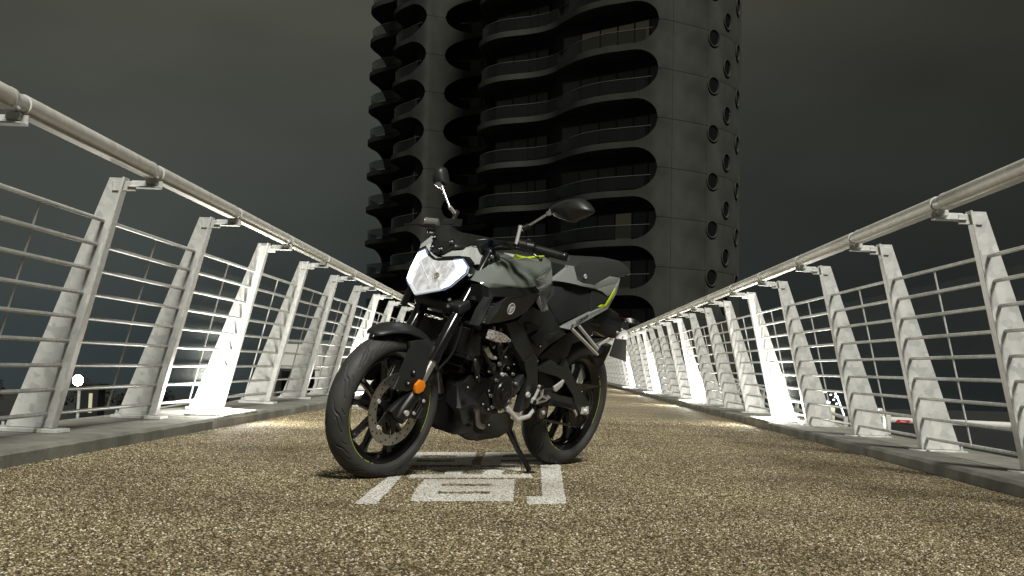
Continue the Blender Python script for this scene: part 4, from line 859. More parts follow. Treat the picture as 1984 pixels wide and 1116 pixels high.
# ================================================================== THE MOTORCYCLE
MB_ = bpy.data.objects.new('motorcycle', None); COL.objects.link(MB_)
tag(MB_, 'grey and black naked motorcycle with a lit headlamp leaning on its side stand', 'motorcycle')
MB_.matrix_world = Matrix.Translation((.074, 6.279, 0)) @ Matrix.Rotation(math.radians(237.04), 4, 'Z') @ Matrix.Rotation(math.radians(-11.81), 4, 'X')
RAKE = math.radians(25)
PIV = Vector((1.355 - .04 * math.cos(RAKE), 0, .296 - .04 * math.sin(RAKE)))
SM = Matrix.Rotation(math.radians(-3.12), 3, Vector((-math.sin(RAKE), 0, math.cos(RAKE))))
def steerp(p): return PIV + SM @ (p - PIV)
def mir(pts): return [(x, -y, z) for x, y, z in pts][::-1]
def V3(p): return Vector(p)

def speck(m, amt=.15, scale=220):
    n = tex(m, 'Noise', scale, 3); bump(m, n.outputs[0], amt, .0008); return m
M_blk = speck(mat('black_plastic', (.009, .0095, .0095), .36))
M_blk2 = speck(mat('charcoal_plastic', (.019, .0205, .020), .42))
M_frame = mat('frame_paint', (.024, .027, .026), .36, coat=.1)
M_eng = speck(mat('engine_black', (.009, .009, .0095), .3), .2, 300)
M_gloss = mat('gloss_black', (.008, .008, .009), .16, coat=.3)
M_tank = mat('grey_gloss_paint', (.185, .208, .192), .13, coat=1.0)
M_lgrey = mat('light_grey_paint', (.50, .525, .505), .38, coat=.15)
M_tailg = mat('tail_grey_paint', (.24, .255, .247), .40, coat=.15)
M_yel = mat('acid_yellow', (.55, .68, .02), .4)
M_seat = speck(mat('seat_vinyl', (.018, .019, .020), .52), .5, 420)
M_pill = speck(mat('pillion_vinyl', (.030, .032, .031), .55), .5, 420)
M_alu = noisy('brushed_alloy', (.70, .70, .68), (.84, .84, .82), 40, .36, .05, .001, metal=.4)
M_chr = mat('polished_steel', (.72, .72, .71), .26, .9)
M_steel = noisy('dark_steel', (.06, .06, .056), (.11, .11, .10), 60, .4, .05, .001, metal=.7)
M_pipe = noisy('exhaust_steel', (.20, .19, .17), (.34, .32, .28), 18, .35, 0, metal=.9)
M_disc = noisy('disc_steel', (.38, .36, .32), (.50, .48, .43), 30, .33, .05, .001, metal=.9)
M_hole = mat('drilled_hole', (.008, .008, .008), .8)
M_tyre = mat('tyre_rubber', (.024, .025, .025), .62); tn = tex(M_tyre, 'Noise', 160, 6); bump(M_tyre, tn.outputs[0], .5, .0016)
tn2 = tex(M_tyre, 'Noise', 12, 5); tr_ = ramp_(M_tyre, tn2.outputs[0], [(.3, (.032, .033, .033)), (.7, (.056, .057, .055))]); LK(M_tyre, tr_.outputs[0], BS(M_tyre).inputs['Base Color'])
M_org = mat('amber_reflector', (.75, .22, .01), .22, emit=(.9, .25, .01), estr=.12)
M_clear = mat('clear_lens', (.62, .60, .56), .18, coat=.5)
M_bulb = mat('amber_bulb', (.42, .24, .12), .3)
vq = tex(M_clear, 'Voronoi', 130); rq = ramp_(M_clear, vq.outputs['Distance'], [(.1, (.70, .68, .64)), (.5, (.36, .34, .31)), (.8, (.16, .15, .13))]); LK(M_clear, rq.outputs[0], BS(M_clear).inputs['Base Color']); bump(M_clear, vq.outputs['Distance'], .6, .003)
M_drl = mat('daylight_strip', (.9, .95, 1), .3, emit=(.78, .88, 1.0), estr=6)
M_bez = mat('strip_bezel', (.10, .13, .22), .3, emit=(.45, .6, 1), estr=.22)
M_rlens = mat('red_lens', (.10, .004, .006), .2, coat=.5)
M_logo = mat('logo_white', (.75, .76, .74), .4)
M_wht = mat('lamp_rim', (.55, .56, .58), .3, emit=(.8, .88, 1), estr=.35)
M_mirg = mat('mirror_glass', (.5, .52, .54), .03, 1.0)
M_anod = mat('blue_sheen', (.02, .03, .09), .25, .8)
def make_reflector():
    m = mat('lamp_reflector', (.7, .7, .7), .16, .5)
    v = tex(m, 'Voronoi', 26); mp = N(m, 'ShaderNodeMapping'); mp.inputs['Scale'].default_value = (.6, 1.5, .8); mp.inputs['Rotation'].default_value = (.5, 0, 0)
    c = N(m, 'ShaderNodeTexCoord'); LK(m, c.outputs['Object'], mp.inputs[0]); LK(m, mp.outputs[0], v.inputs['Vector'])
    n = tex(m, 'Noise', 24, 3, vec=mp.outputs[0]); n.inputs['Distortion'].default_value = 2.2
    mx = N(m, 'ShaderNodeMixRGB', blend_type='OVERLAY'); mx.inputs[0].default_value = .35; LK(m, n.outputs[0], mx.inputs[1]); LK(m, v.outputs['Distance'], mx.inputs[2])
    r = ramp_(m, mx.outputs[0], [(.22, (.20, .20, .195)), (.42, (.46, .465, .46)), (.58, (.72, .73, .72)), (.72, (1, 1, .98))])
    LK(m, r.outputs[0], BS(m).inputs['Emission Color']); BS(m).inputs['Emission Strength'].default_value = .55
    bump(m, v.outputs['Distance'], .5, .006); return m
M_refl = make_reflector()

def part(name, bm, m, parent=MB_, ang=32, steer=False): return obj(name, bm, m, parent, ang, steer)
def P(name, key, thick, m, bev=.004, d=(0, -1, 0), parent=MB_, steer=False, mirror=False, ang=30, seg=2):
    pts = SH[key] if isinstance(key, str) else key
    bm = B(); panel(bm, pts, thick, d, bev, seg); o = part(name, bm, m, parent, ang, steer)
    if mirror:
        bm = B(); panel(bm, mir(pts), thick, (d[0], -d[1], d[2]), bev, seg); part(name, bm, m, parent, ang, steer)
    return o
def mprism(pts, bev=.015, seg=3, mid=None, crown=.0):
    """a body symmetric about y = 0: the left outline joined to its mirror image, edges rounded"""
    bm = B()
    L = [bm.verts.new(p) for p in pts]; R = [bm.verts.new((p[0], -p[1], p[2])) for p in pts]
    n = len(L); fs = [bm.faces.new(L), bm.faces.new(R[::-1])]
    for i in range(n): bm.faces.new((L[i], R[i], R[(i + 1) % n], L[(i + 1) % n]))
    bmesh.ops.recalc_face_normals(bm, faces=bm.faces[:])
    if bev:
        es = [e for e in bm.edges if e.calc_face_angle(0) > .35]
        bmesh.ops.bevel(bm, geom=es, offset=bev, segments=seg, affect='EDGES', profile=.5, clamp_overlap=True)
    bmesh.ops.triangulate(bm, faces=[f for f in bm.faces if len(f.verts) > 4])
    return bm
def sheet(name, verts, faces, m, thick=.005, parent=MB_, steer=False, ang=28, bev=0):
    bm = B(); vs = [bm.verts.new(v) for v in verts]
    for f in faces: bm.faces.new([vs[i] for i in f])
    bmesh.ops.recalc_face_normals(bm, faces=bm.faces[:])
    if bev:
        es = [e for e in bm.edges if len(e.link_faces) == 2 and e.calc_face_angle(0) > .12]
        bmesh.ops.bevel(bm, geom=es, offset=bev, segments=2, affect='EDGES', profile=.5, clamp_overlap=True)
    bmesh.ops.triangulate(bm, faces=[f for f in bm.faces if len(f.verts) > 4])
    o = part(name, bm, m, parent, ang, steer)
    if thick:
        md = o.modifiers.new('solid', 'SOLIDIFY'); md.thickness = thick; md.offset = -1
    return o
def bolt(p, r=.007, d=(0, 1, 0), m=None, parent=MB_, steer=False, deep=.006, name='bolt'):
    bm = B(); lathe(bm, [(0, 0), (0, r * 1.25), (deep * .4, r * 1.25), (deep * .4, r), (deep, r * .9), (deep, r * .45), (deep * .4, r * .4), (deep * .4, 0)], p, d, 10)
    return part(name, bm, m or M_chr, parent, 40, steer)
def well(p, r=.009, d=(0, 1, 0), parent=MB_, steer=False):
    """a recessed socket screw: dark ring with a small bright head"""
    bm = B(); lathe(bm, [(-.004, 0), (-.004, r * .95), (.0012, r), (.002, r * 1.12), (.001, r * 1.22), (-.004, r * 1.2)], p, d, 16)
    o = part('screw_recess', bm, M_gloss, parent, 40, steer)
    bm = B(); lathe(bm, [(-.004, 0), (-.004, r * .5), (.001, r * .5), (.002, r * .3), (.002, 0)], p, d, 8); part('screw', bm, M_alu, o if parent is MB_ else parent, 40, steer)
    return o

# ------------------------------------------------------------------ wheels
def tyre_mesh(R, rim_r, wy, depth, ngroove, sgn, seedph):
    NT, NP = 1300, 150
    ph = np.linspace(-math.radians(128), math.radians(128), NP); th = np.linspace(0, 2 * np.pi, NT, endpoint=False)
    a = (R - rim_r) / 1.62; Rc = R - a
    PH, TH = np.meshgrid(ph, th, indexing='ij')
    deg = np.degrees(PH); dr = np.zeros_like(PH)
    per = 2 * np.pi / ngroove
    for side in (-1, 1):
        for (o0, d0, d1, sl, amp, wid) in ((0.0, 5, 72, .42, .05, .0030), (.5, 26, 66, .24, -.03, .0024), (.27, 52, 80, .10, .0, .0020)):
            u = (deg * side - d0) / (d1 - d0)
            off = o0 * per + (.5 * per if side < 0 else 0) + sgn * (sl * u + amp * np.sin(2 * np.pi * u))
            dt = (TH - off + per / 2) % per - per / 2
            slope = sl / math.radians(d1 - d0) * R / a
            dist = np.abs(dt) * R / math.sqrt(1 + slope ** 2)
            edge = np.clip(np.minimum(u, 1 - u) * 8, 0, 1)
            w = np.where((u > 0) & (u < 1), np.clip(1 - (dist / wid) ** 4, 0, 1) * edge, 0)
            dr = np.maximum(dr, w * depth)
    aa = a - dr
    y = wy * np.sin(PH) * (1 - dr / a * .6) * np.where(np.abs(deg) > 95, 1 - (np.abs(deg) - 95) / 33 * .12, 1); r = Rc + aa * np.cos(PH)
    # moulded ring on the sidewall
    ring = np.exp(-((np.abs(deg) - 104) / 2.2) ** 2) * .0012; y = y + np.sign(PH) * ring
    x = r * np.sin(TH); z = r * np.cos(TH)
    co = np.stack([x, y, z], -1).reshape(-1, 3)
    i, j = np.meshgrid(np.arange(NP - 1), np.arange(NT), indexing='ij')
    j2 = (j + 1) % NT
    F = np.stack([i * NT + j, i * NT + j2, (i + 1) * NT + j2, (i + 1) * NT + j], -1).reshape(-1, 4)
    return co, F
def wheel(cx, R, rim_r, wy, rimw, ngroove, sgn, steer, disc):
    C0 = Vector((cx, 0, R))
    fin = (lambda p: steerp(p)) if steer else (lambda p: p)
    bm = B()
    h = rimw
    prof = [(-h, rim_r + .012), (-h - .002, rim_r + .004), (-h + .004, rim_r - .006), (-h + .016, rim_r - .020), (-.010, rim_r - .030), (.010, rim_r - .030), (h - .016, rim_r - .020), (h - .004, rim_r - .006), (h + .002, rim_r + .004), (h, rim_r + .012)]
    prof += [(h - .006, rim_r + .002), (h - .02, rim_r - .012), (-h + .02, rim_r - .012), (-h + .006, rim_r + .002)]
    lathe(bm, prof, C0, (0, 1, 0), 96, closed=True)
    w = part('wheel', bm, M_gloss, MB_, 35, steer)
    co, F = tyre_mesh(R, rim_r, wy, .0042, ngroove, sgn, 0)
    co = co + np.array(C0)
    if steer:
        pv = np.array(PIV); Sn = np.array(SM); co = (co - pv) @ Sn.T + pv
    me = bpy.data.meshes.new('tyre'); me.from_pydata(co.tolist(), [], F.tolist()); me.materials.append(M_tyre)
    me.polygons.foreach_set('use_smooth', [True] * len(F)); t = bpy.data.objects.new('tyre', me); COL.objects.link(t); t.parent = w
    # moulded letters and blocks on the sidewall: short raised ribs
    bm = B()
    a_ = (R - rim_r) / 1.62; Rc = R - a_
    for a0 in (math.radians(200), math.radians(250), math.radians(20)):
        for q in range(9):
            a1 = a0 + q * .058; rr = Rc + a_ * math.cos(math.radians(92)); yy = wy * 1.0
            p = C0 + Vector((rr * math.cos(a1), yy - .0008, rr * math.sin(a1)))
            hgt = .012 if q % 3 else .009
            box(bm, p, (.010 if q % 2 else .006, .0016, hgt), Matrix.Rotation(math.pi / 2 - a1, 3, 'Y'))
    part('sidewall_lettering', bm, M_tyre, w, 0, steer)
    # hub and ten spokes in five pairs
    bm = B(); lathe(bm, [(-.055, 0), (-.055, .030), (-.045, .040), (-.02, .046), (.02, .046), (.045, .040), (.055, .030), (.055, 0)], C0, (0, 1, 0), 28); part('hub', bm, M_gloss, w, 35, steer)
    for k in range(5):
        for s in (-1, 1):
            a0 = 2 * math.pi * k / 5 + s * .15 + .33; a1 = 2 * math.pi * k / 5 + s * .245 + .33
            p0 = Vector((math.cos(a0) * .034, 0, math.sin(a0) * .034)); p1 = Vector((math.cos(a1) * (rim_r - .024), 0, math.sin(a1) * (rim_r - .024)))
            d = (p1 - p0).normalized(); n = Vector((d.z, 0, -d.x)); rings = []
            for t, hw, hy, oy in ((0, .017, .022, 0), (.3, .012, .016, .004), (.8, .0095, .013, .004), (1, .015, .018, 0)):
                c = C0 + p0.lerp(p1, t) + Vector((0, oy, 0))
                rings.append([c + n * hw + Vector((0, hy * .6, 0)), c + n * hw * .5 + Vector((0, hy, 0)), c - n * hw * .5 + Vector((0, hy, 0)), c - n * hw + Vector((0, hy * .6, 0)), c - n * hw + Vector((0, -hy, 0)), c + n * hw + Vector((0, -hy, 0))])
            bm = B(); loft(bm, rings); part('spoke', bm, M_gloss, w, 35, steer)
    # yellow pinstripe with its small lettering
    bm = B(); yv = h + .0028
    def arc_(a0, a1, r0, r1):
        n = max(2, int(abs(a1 - a0) / .03)); vv = []
        for q in range(n + 1):
            a = a0 + (a1 - a0) * q / n
            vv.append([bm.verts.new(C0 + Vector((math.cos(a) * r, yv - (.0006 if r == r0 else 0), math.sin(a) * r))) for r in (r0, r1)])
        for q in range(n): bm.faces.new((vv[q][0], vv[q][1], vv[q + 1][1], vv[q + 1][0]))
    rr0, rr1 = rim_r + .0045, rim_r + .0085
    arcs = ((math.radians(0), math.radians(-62)), (math.radians(158), math.radians(205)))
    for a0, a1 in arcs: arc_(a0, a1, rr0, rr1)
    for (a0, n_) in ((math.radians(-65), 11), (math.radians(-76), 4), (math.radians(155), 11), (math.radians(143), 4)):
        for q in range(n_): arc_(a0 - q * .013, a0 - q * .013 - (.008 if q % 3 else .005), rr0 - .0016, rr1 + (.0006 if q % 2 else -.0008))
    part('rim_stripe', bm, M_yel, w, 0, steer)
    bm = B(); tube(bm, [C0 + Vector((0, -.13, 0)), C0 + Vector((0, .13, 0))], .011, 14); part('axle', bm, M_alu, w, 40, steer)
    return w, C0
FWH, FC = wheel(1.355, .296, .222, .0505, .038, 13, 1, True, True)
RWH, RCN = wheel(0.0, .312, .222, .0665, .050, 12, -1, False, False)
# front brake disc
yd = .060; bm = B()
NPT = 120; rings_o = []; 
prof = [(yd - .0025, .104), (yd + .0025, .104), (yd + .0025, .146), (yd - .0025, .146)]
lathe(bm, prof, FC, (0, 1, 0), 96, closed=True)
dsk = part('brake_disc', bm, M_disc, FWH, 35, True)
bm = B()
for q in range(36):
    a = q * 2 * math.pi / 36; r = (.112, .125, .138)[q % 3]
    p = FC + Vector((math.cos(a) * r, yd + .0027, math.sin(a) * r)); lathe(bm, [(0, 0), (.0004, .0042), (-.001, .0045)], p, (0, 1, 0), 10)
part('drilled_holes', bm, M_hole, FWH, 0, True)
bm = B()
for q in range(6):
    a = q * math.pi / 3 + .3; d = Vector((math.cos(a), 0, math.sin(a))); n = Vector((-d.z, 0, d.x)); c = FC + Vector((0, yd - .002, 0))
    panel(bm, [c + d * .035 + n * .022, c + d * .09 + n * .010, c + d * .114 + n * .009, c + d * .114 - n * .009, c + d * .09 - n * .010, c + d * .035 - n * .022], .006, (0, -1, 0), .001, 1)
lathe(bm, [(yd + .004, 0), (yd + .004, .030), (yd - .01, .050), (yd - .012, 0)], FC, (0, 1, 0), 24)
part('disc_carrier', bm, M_blk, FWH, 35, True)
for q in range(6):
    a = q * math.pi / 3 + .3; p = FC + Vector((math.cos(a) * .106, yd + .002, math.sin(a) * .106))
    bm = B(); lathe(bm, [(0, .003), (.003, .004), (.003, .0085), (0, .0095)], p, (0, 1, 0), 14); part('disc_rivet', bm, M_alu, FWH, 40, True)

# ------------------------------------------------------------------ front fork, fender, caliper
LG = [V3(p) for p in SH['leg']]; FT = V3(SH['forktop'][0])
for s in (1, -1):
    def Q(p): return Vector((p.x, p.y * s, p.z))
    ax = (LG[1] - FT).normalized()
    bm = B(); tube(bm, [Q(FT - ax * .015), Q(FT + ax * .24), Q(FT + ax * .245), Q(LG[1] - ax * .03), Q(LG[1] - ax * .028), Q(LG[1])], [.0235, .0235, .0255, .0255, .028, .028], 24)
    fk = part('fork_leg', bm, M_gloss, MB_, 35, True)
    bm = B(); tube(bm, [Q(LG[1]), Q(LG[2] + ax * .03)], .0195, 20); part('stanchion', bm, M_chr, fk, 35, True)
    bm = B(); tube(bm, [Q(LG[2] - ax * .02), Q(LG[2] + ax * .01), Q(LG[3] - ax * .02), Q(LG[3] + ax * .02)], [.026, .029, .030, .026], 18); part('axle_carrier', bm, M_blk, fk, 35, True)
    bm = B(); lathe(bm, [(-.018, 0), (-.018, .012), (-.012, .021), (.004, .025), (.004, 0)], Q(FT - ax * .015), tuple(ax), 20); part('fork_cap', bm, M_blk, fk, 35, True)
bm = B(); box(bm, FT + Vector((-.012, -.095, -.012)), (.075, .25, .032), Matrix.Rotation(RAKE, 3, 'Y'), .012, 3); part('top_yoke', bm, M_blk2, MB_, 35, True)
bm = B(); box(bm, LG[0] + Vector((.0, -.095, .02)), (.075, .255, .045), Matrix.Rotation(RAKE, 3, 'Y'), .012, 3); ly = part('bottom_yoke', bm, M_blk2, MB_, 35, True)
for dz in (-.012, .016): bolt(LG[0] + Vector((.036, -.028, .024 + dz)), .006, (1, 0, .3), M_chr, ly, True)
bolt(FT + Vector((.02, .035, .0)), .006, (.6, 1, .3), M_chr, MB_, True)
# fender arch
rings = []
for q in range(19):
    al = math.radians(28 - 64 * q / 18); t = q / 18
    w = .022 + .052 * min(1, t / .3) ** .55
    r_top = .332 + .006 * math.sin(t * 3.1); ring = []
    for j in range(11):
        u = -1 + 2 * j / 10
        r = r_top - (.012 + .026 * min(1, t / .55)) * abs(u) ** 2.4 - .006 * (1 - min(1, t / .15))
        ring.append(Vector((1.355 + r * math.sin(al), w * u, .296 + r * math.cos(al))))
    rings.append(ring)
bm = B(); loft(bm, rings, cap=False, closed=False); fe = part('front_fender', bm, M_blk2, MB_, 40, True)
md = fe.modifiers.new('solid', 'SOLIDIFY'); md.thickness = .004
for s in (1, -1):
    pts = SH['fend_side'] if s > 0 else mir(SH['fend_side'])
    bm = B(); panel(bm, pts, .012, (0, -s, 0), .004, 2); part('fender_side', bm, M_blk2, fe, 30, True)
for p in SH['fend_bolts']: well(V3(p) + Vector((0, .002, 0)), .0095, (0, 1, 0), MB_, True)
P('amber_reflector', 'refl_o', .012, M_org, .004, parent=MB_, steer=True)
cal = P('brake_caliper', 'caliper', .045, M_blk, .006, steer=True)
P('fork_foot', 'fork_low', .03, M_blk, .008, steer=True)
cc = sum((V3(p) for p in SH['caliper']), Vector()) / len(SH['caliper'])
for dx, dz in ((-.03, .03), (.015, -.02), (.02, .035)): bolt(cc + Vector((dx, .003, dz)), .006, (0, 1, 0), M_alu, cal, True)
bm = B(); 
for q in range(4): box(bm, cc + Vector((.02 - .014 * q, .002, .01 - .010 * q)), (.005, .006, .05), Matrix.Rotation(-.5, 3, 'Y'), .001)
part('caliper_ribs', bm, M_blk2, cal, 0, True)
bolt(LG[3] + Vector((0, .02, 0)), .011, (0, 1, 0), M_alu, MB_, True, name='axle_nut')
# brake hose and wiring
def hose(pts, r=.0045, m=M_blk, name='hose', steer=False): 
    bm = B(); tube(bm, smooth_path(pts, 5), r, 8); return part(name, bm, m, MB_, 40, steer)
hose([(1.075, .085, .70), (1.10, .105, .62), (1.13, .11, .54), (1.17, .09, .47), (1.25, .10, .40), (1.33, .09, .34)], .005, M_blk, 'brake_hose', True)
hose([(1.10, -.05, .76), (1.12, .0, .735), (1.10, .05, .735), (1.05, .08, .77)], .0045)
hose([(1.09, -.06, .745), (1.13, .01, .705), (1.10, .06, .70), (1.03, .1, .76)], .004)
hose([(1.08, -.03, .72), (1.12, .03, .68), (1.07, .08, .69)], .004, M_pipe)
hose([(1.02, .09, .93), (1.06, .12, .86), (1.05, .125, .80), (1.0, .10, .74)], .0045)

# ------------------------------------------------------------------ headlamp, cowl, screen
lens = [V3(p) for p in SH['lens']]
bm = B(); panel(bm, lens, .012, (-1, 0, 0), .003, 2); hl = part('headlamp', bm, M_refl, MB_, 35, True)
cen = sum(lens, Vector()) / len(lens)
bm = B(); back = [cen + (p - cen) * .78 + Vector((-.10, 0, 0)) for p in lens]
rings = [[p + Vector((-.012, 0, 0)) for p in lens], [cen + (p - cen) * .97 + Vector((-.04, 0, 0)) for p in lens], back]
loft(bm, rings); part('lamp_housing', bm, M_blk, hl, 35, True)
fw = Vector((1, 0, .35)).normalized()
for key in ('drl_l', 'drl_r'):
    pc = sum((V3(p) for p in SH[key]), Vector()) / len(SH[key])
    bm = B(); panel(bm, [pc + (V3(p) - pc) * 1.13 + fw * .0035 for p in SH[key]], .006, -fw, .001, 1); part('strip_bezel', bm, M_bez, hl, 35, True)
    bm = B(); panel(bm, [V3(p) + fw * .006 for p in SH[key]], .008, -fw, .002, 1); part('daylight_strip', bm, M_drl, hl, 35, True)
bm = B(); panel(bm, [V3(p) + fw * .005 for p in SH['rim_b']], .010, -fw, .002, 1); part('lamp_rim', bm, M_wht, hl, 35, True)
def lampp(u, v):                       # point on the lamp face from fractions of its width and height
    return cen + Vector((0, u, v * .94)) + Vector((-.35 * v * .94, 0, 0)) + fw * .004
for a_, b_ in zip(SH['ref_lines'][::2], SH['ref_lines'][1::2]):
    bm = B(); tube(bm, [V3(a_) + fw * .002, V3(b_) + fw * .002], .0011, 6); part('reflector_edge', bm, M_wht, hl, 0, True)
bm = B(); lathe(bm, [(0, .014), (.004, .014), (.004, .019), (0, .020)], lampp(.026, -.028), tuple(fw), 28); part('projector_ring', bm, M_alu, hl, 40, True)
bm = B(); lathe(bm, [(0, 0), (.003, .006), (.0, .0125)], lampp(.026, -.028), tuple(fw), 20); part('bulb', bm, M_clear, hl, 40, True)
P('lamp_surround', [tuple(V3(p) + fw * .003) for p in SH['surround']], .03, M_blk, .002, (-1, 0, 0), steer=True)
cr = P('front_cowl', 'cowl_r', .035, M_lgrey, .004, (-1, 0, -.1), steer=True, seg=3, ang=55)
P('front_cowl', 'cowl_l', .035, M_lgrey, .004, (-1, 0, -.1), steer=True, seg=3, ang=55)
vv = [V3(p) for p in SH['visor']] + [V3(p) for p in SH['visor_mid']]
sheet('fly_screen', vv, [(0, 1, 2, 15), (2, 17, 16, 15), (2, 3, 17), (3, 4, 16, 17), (4, 5, 19, 16), (5, 6, 7, 19), (7, 8, 9, 19), (15, 16, 18), (16, 19, 9, 10, 18), (10, 11, 18), (11, 12, 18), (12, 13, 14, 15, 18), (14, 0, 15)], M_blk2, .012, steer=True, bev=.003)
for p in SH['visor_bolts']: well(V3(p) + Vector((.004, 0, .001)), .0085, (1, 0, .35), MB_, True)
P('lamp_side_cover', 'cowl_side', .02, M_blk, .003, (0, -1, 0), steer=True)
bm = B(); box(bm, (1.0, 0, .99), (.09, .17, .05), Matrix.Rotation(.5, 3, 'Y'), .015, 2); part('instrument_cluster', bm, M_blk, MB_, 35, True)
bm = B(); box(bm, (1.06, -.005, .90), (.10, .16, .10), None, .02, 2); part('lamp_bracket', bm, M_blk, MB_, 35, True)

# ------------------------------------------------------------------ handlebar and controls
G = [V3(p) for p in SH['grip']]
bar = [Vector((G[3].x, G[3].y, G[3].z)), G[0], Vector((.93, .17, 1.020)), Vector((.965, .10, 1.008)), Vector((.975, .05, .985)), Vector((.975, 0, .982))]
full = bar + [Vector((p.x, -p.y, p.z)) for p in bar[::-1][1:]]
bm = B(); tube(bm, smooth_path(full, 5), .011, 14); hb = part('handlebar', bm, M_blk, MB_, 40, True)
bm = B(); box(bm, (.975, 0, .972), (.045, .13, .05), None, .008, 2); part('bar_clamp', bm, M_blk2, hb, 35, True)
for s in (1, -1):
    g = [Vector((p.x, p.y * s, p.z)) for p in G]
    pts = [g[0].lerp(g[3], t) for t in (0, .02, .04, .3, .6, .93, .95, .96, 1.0)]
    bm = B(); tube(bm, pts, [.017, .021, .0175, .0165, .0165, .0175, .0175, .0195, .0185], 20); gg = part('grip', bm, M_blk, hb, 35, True)
    bm = B(); lathe(bm, [(0, 0), (0, .016), (.010, .0165), (.014, .012), (.014, 0)], g[3], tuple((g[3] - g[0]).normalized()), 20); part('bar_end', bm, M_gloss, gg, 35, True)
    bm = B()
    for q in range(14):
        c = g[0].lerp(g[3], .12 + .05 * q)
        lathe(bm, [(0, .0165), (0, .0178), (.003, .0178), (.003, .0165)], c, tuple((g[3] - g[0]).normalized()), 16)
    part('grip_ribs', bm, M_blk2, gg, 40, True)
    sw = [Vector((p[0], p[1] * s, p[2])) for p in SH['switch']]
    bm = B(); tube(bm, [sw[0], sw[0].lerp(sw[1], .1), sw[0].lerp(sw[1], .5), sw[0].lerp(sw[1], .55), sw[0].lerp(sw[1], .95), sw[1]], [.015, .024, .026, .023, .023, .018], 16); so_ = part('switch_box', bm, M_blk, hb, 35, True)
    bm = B(); box(bm, sw[0].lerp(sw[1], .6) + Vector((.0, 0, .026)), (.022, .014, .012), None, .003); box(bm, sw[0].lerp(sw[1], .55) + Vector((.022, 0, .004)), (.012, .02, .010), None, .002); part('switch', bm, M_blk2, so_, 35, True)
cl_ = [V3(p) for p in SH['clutch']]
bm = B(); tube(bm, smooth_path(cl_[1:], 5), .0058, 10, flat=.8); lathe(bm, [(-.009, 0), (-.006, .006), (0, .0088), (.006, .006), (.009, 0)], cl_[-1], (0, 1, 0), 12); part('clutch_lever', bm, M_gloss, MB_, 40, True)
bm = B(); box(bm, cl_[1] + Vector((-.012, -.005, .004)), (.035, .045, .026), None, .006, 2); tube(bm, [cl_[0] + Vector((0, -.05, .006)), cl_[0]], [.006, .009], 10)
for q in range(4): lathe(bm, [(0, 0), (0, .011), (.005, .011), (.005, 0)], cl_[0] + Vector((0, -.01 + .008 * q, .002)), (0, 1, 0), 12)
part('clutch_perch', bm, M_blk, MB_, 40, True)
hose([cl_[0] + Vector((0, -.05, .006)), (.99, .08, 1.02), (1.03, .03, 1.0), (1.04, -.02, .95)], .0045, M_blk, 'clutch_cable', True)
hose([(.955, .17, 1.01), (.99, .12, .995), (1.01, .09, .955), (.98, .08, .90)], .004, M_blk, 'wiring', True)
bm = B(); lathe(bm, [(-.03, 0), (-.03, .015), (.03, .015), (.03, 0)], (.985, .06, 1.006), (.2, 1, 0), 16); part('ignition_ring', bm, M_anod, MB_, 40, True)
bl = [V3(p) for p in SH['brakelev']]
bm = B(); tube(bm, smooth_path(bl, 4), [.0058] * 13, 10); lathe(bm, [(-.008, 0), (-.005, .006), (0, .008), (.005, .006), (.008, 0)], bl[0], (0, 1, 0), 12); part('brake_lever', bm, M_gloss, MB_, 40, True)
mc = [V3(p) for p in SH['mcyl']]
bm = B(); tube(bm, [mc[0], mc[0].lerp(mc[1], .05), mc[0].lerp(mc[1], .1), mc[0].lerp(mc[1], .9), mc[1]], [.016, .021, .019, .019, .012], 18); part('brake_reservoir', bm, mat('reservoir', (.16, .165, .155), .25, coat=.4), MB_, 35, True)
P('switch_block', 'mblock', .05, M_frame, .005, (-1, 0, 0), steer=True)
# mirrors
def mirror_body(key, depth, base):
    o = [V3(p) for p in SH[key]]
    if key == 'mirR': o = [Vector((p.x + (-.33 - p.y) * .25, p.y, p.z)) for p in o]
    c = sum(o, Vector()) / len(o)
    # subdivide the outline for a rounder shell
    ol = smooth_path(o + [o[0]], 4)[:-1]
    bm = B(); rings = [[p + Vector((-.014, 0, 0)) for p in ol], [c + (p - c) * 1.03 + Vector((-.004, 0, 0)) for p in ol], [c + (p - c) * .9 + Vector((depth * .55, 0, 0)) for p in ol], [c + (p - c) * .55 + Vector((depth * .93, 0, .004)) for p in ol], [c + (p - c) * .12 + Vector((depth, 0, .006)) for p in ol]]
    loft(bm, rings); m = part('mirror', bm, M_blk2, MB_, 42, True)
    bm = B(); panel(bm, [c + (p - c) * .93 + Vector((-.0145, 0, 0)) for p in ol], .002, (1, 0, 0)); part('mirror_glass', bm, M_mirg, m, 35, True)
    return m, c
mL, cL = mirror_body('mirL', .045, 0); mR, cR_ = mirror_body('mirR', .028, 0)
st_ = [V3(p) for p in SH['mstemL']]
bm = B(); tube(bm, [st_[0] + Vector((0, 0, -.02)), st_[0].lerp(st_[1], .5), st_[1]], [.008, .007, .008], 12); s1 = part('mirror_stem', bm, M_alu, mL, 40, True)
bm = B(); tube(bm, [st_[2], st_[3]], .011, 12); tube(bm, [st_[1] + Vector((0, -.004, 0)), st_[2]], .009, 10); part('stem_joint', bm, M_blk, mL, 40, True)
bm = B(); tube(bm, [st_[3], st_[4] - (st_[4] - st_[3]) * .1, st_[4] - (st_[4] - st_[3]) * .1, st_[4], st_[4] + (st_[4] - st_[3]) * .12], [.0052, .0052, .009, .011, .012], 12); part('mirror_arm', bm, M_chr, mL, 40, True)
sr = [V3(p) for p in SH['mstemR']]; ck = [V3(p) for p in SH['mclampR']]
bm = B(); tube(bm, [ck[0], ck[1]], .011, 12); part('mirror_stem', bm, M_blk2, mR, 40, True)
bm = B(); tube(bm, [sr[0], sr[1]], .008, 12); part('stem_joint', bm, M_alu, mR, 40, True)
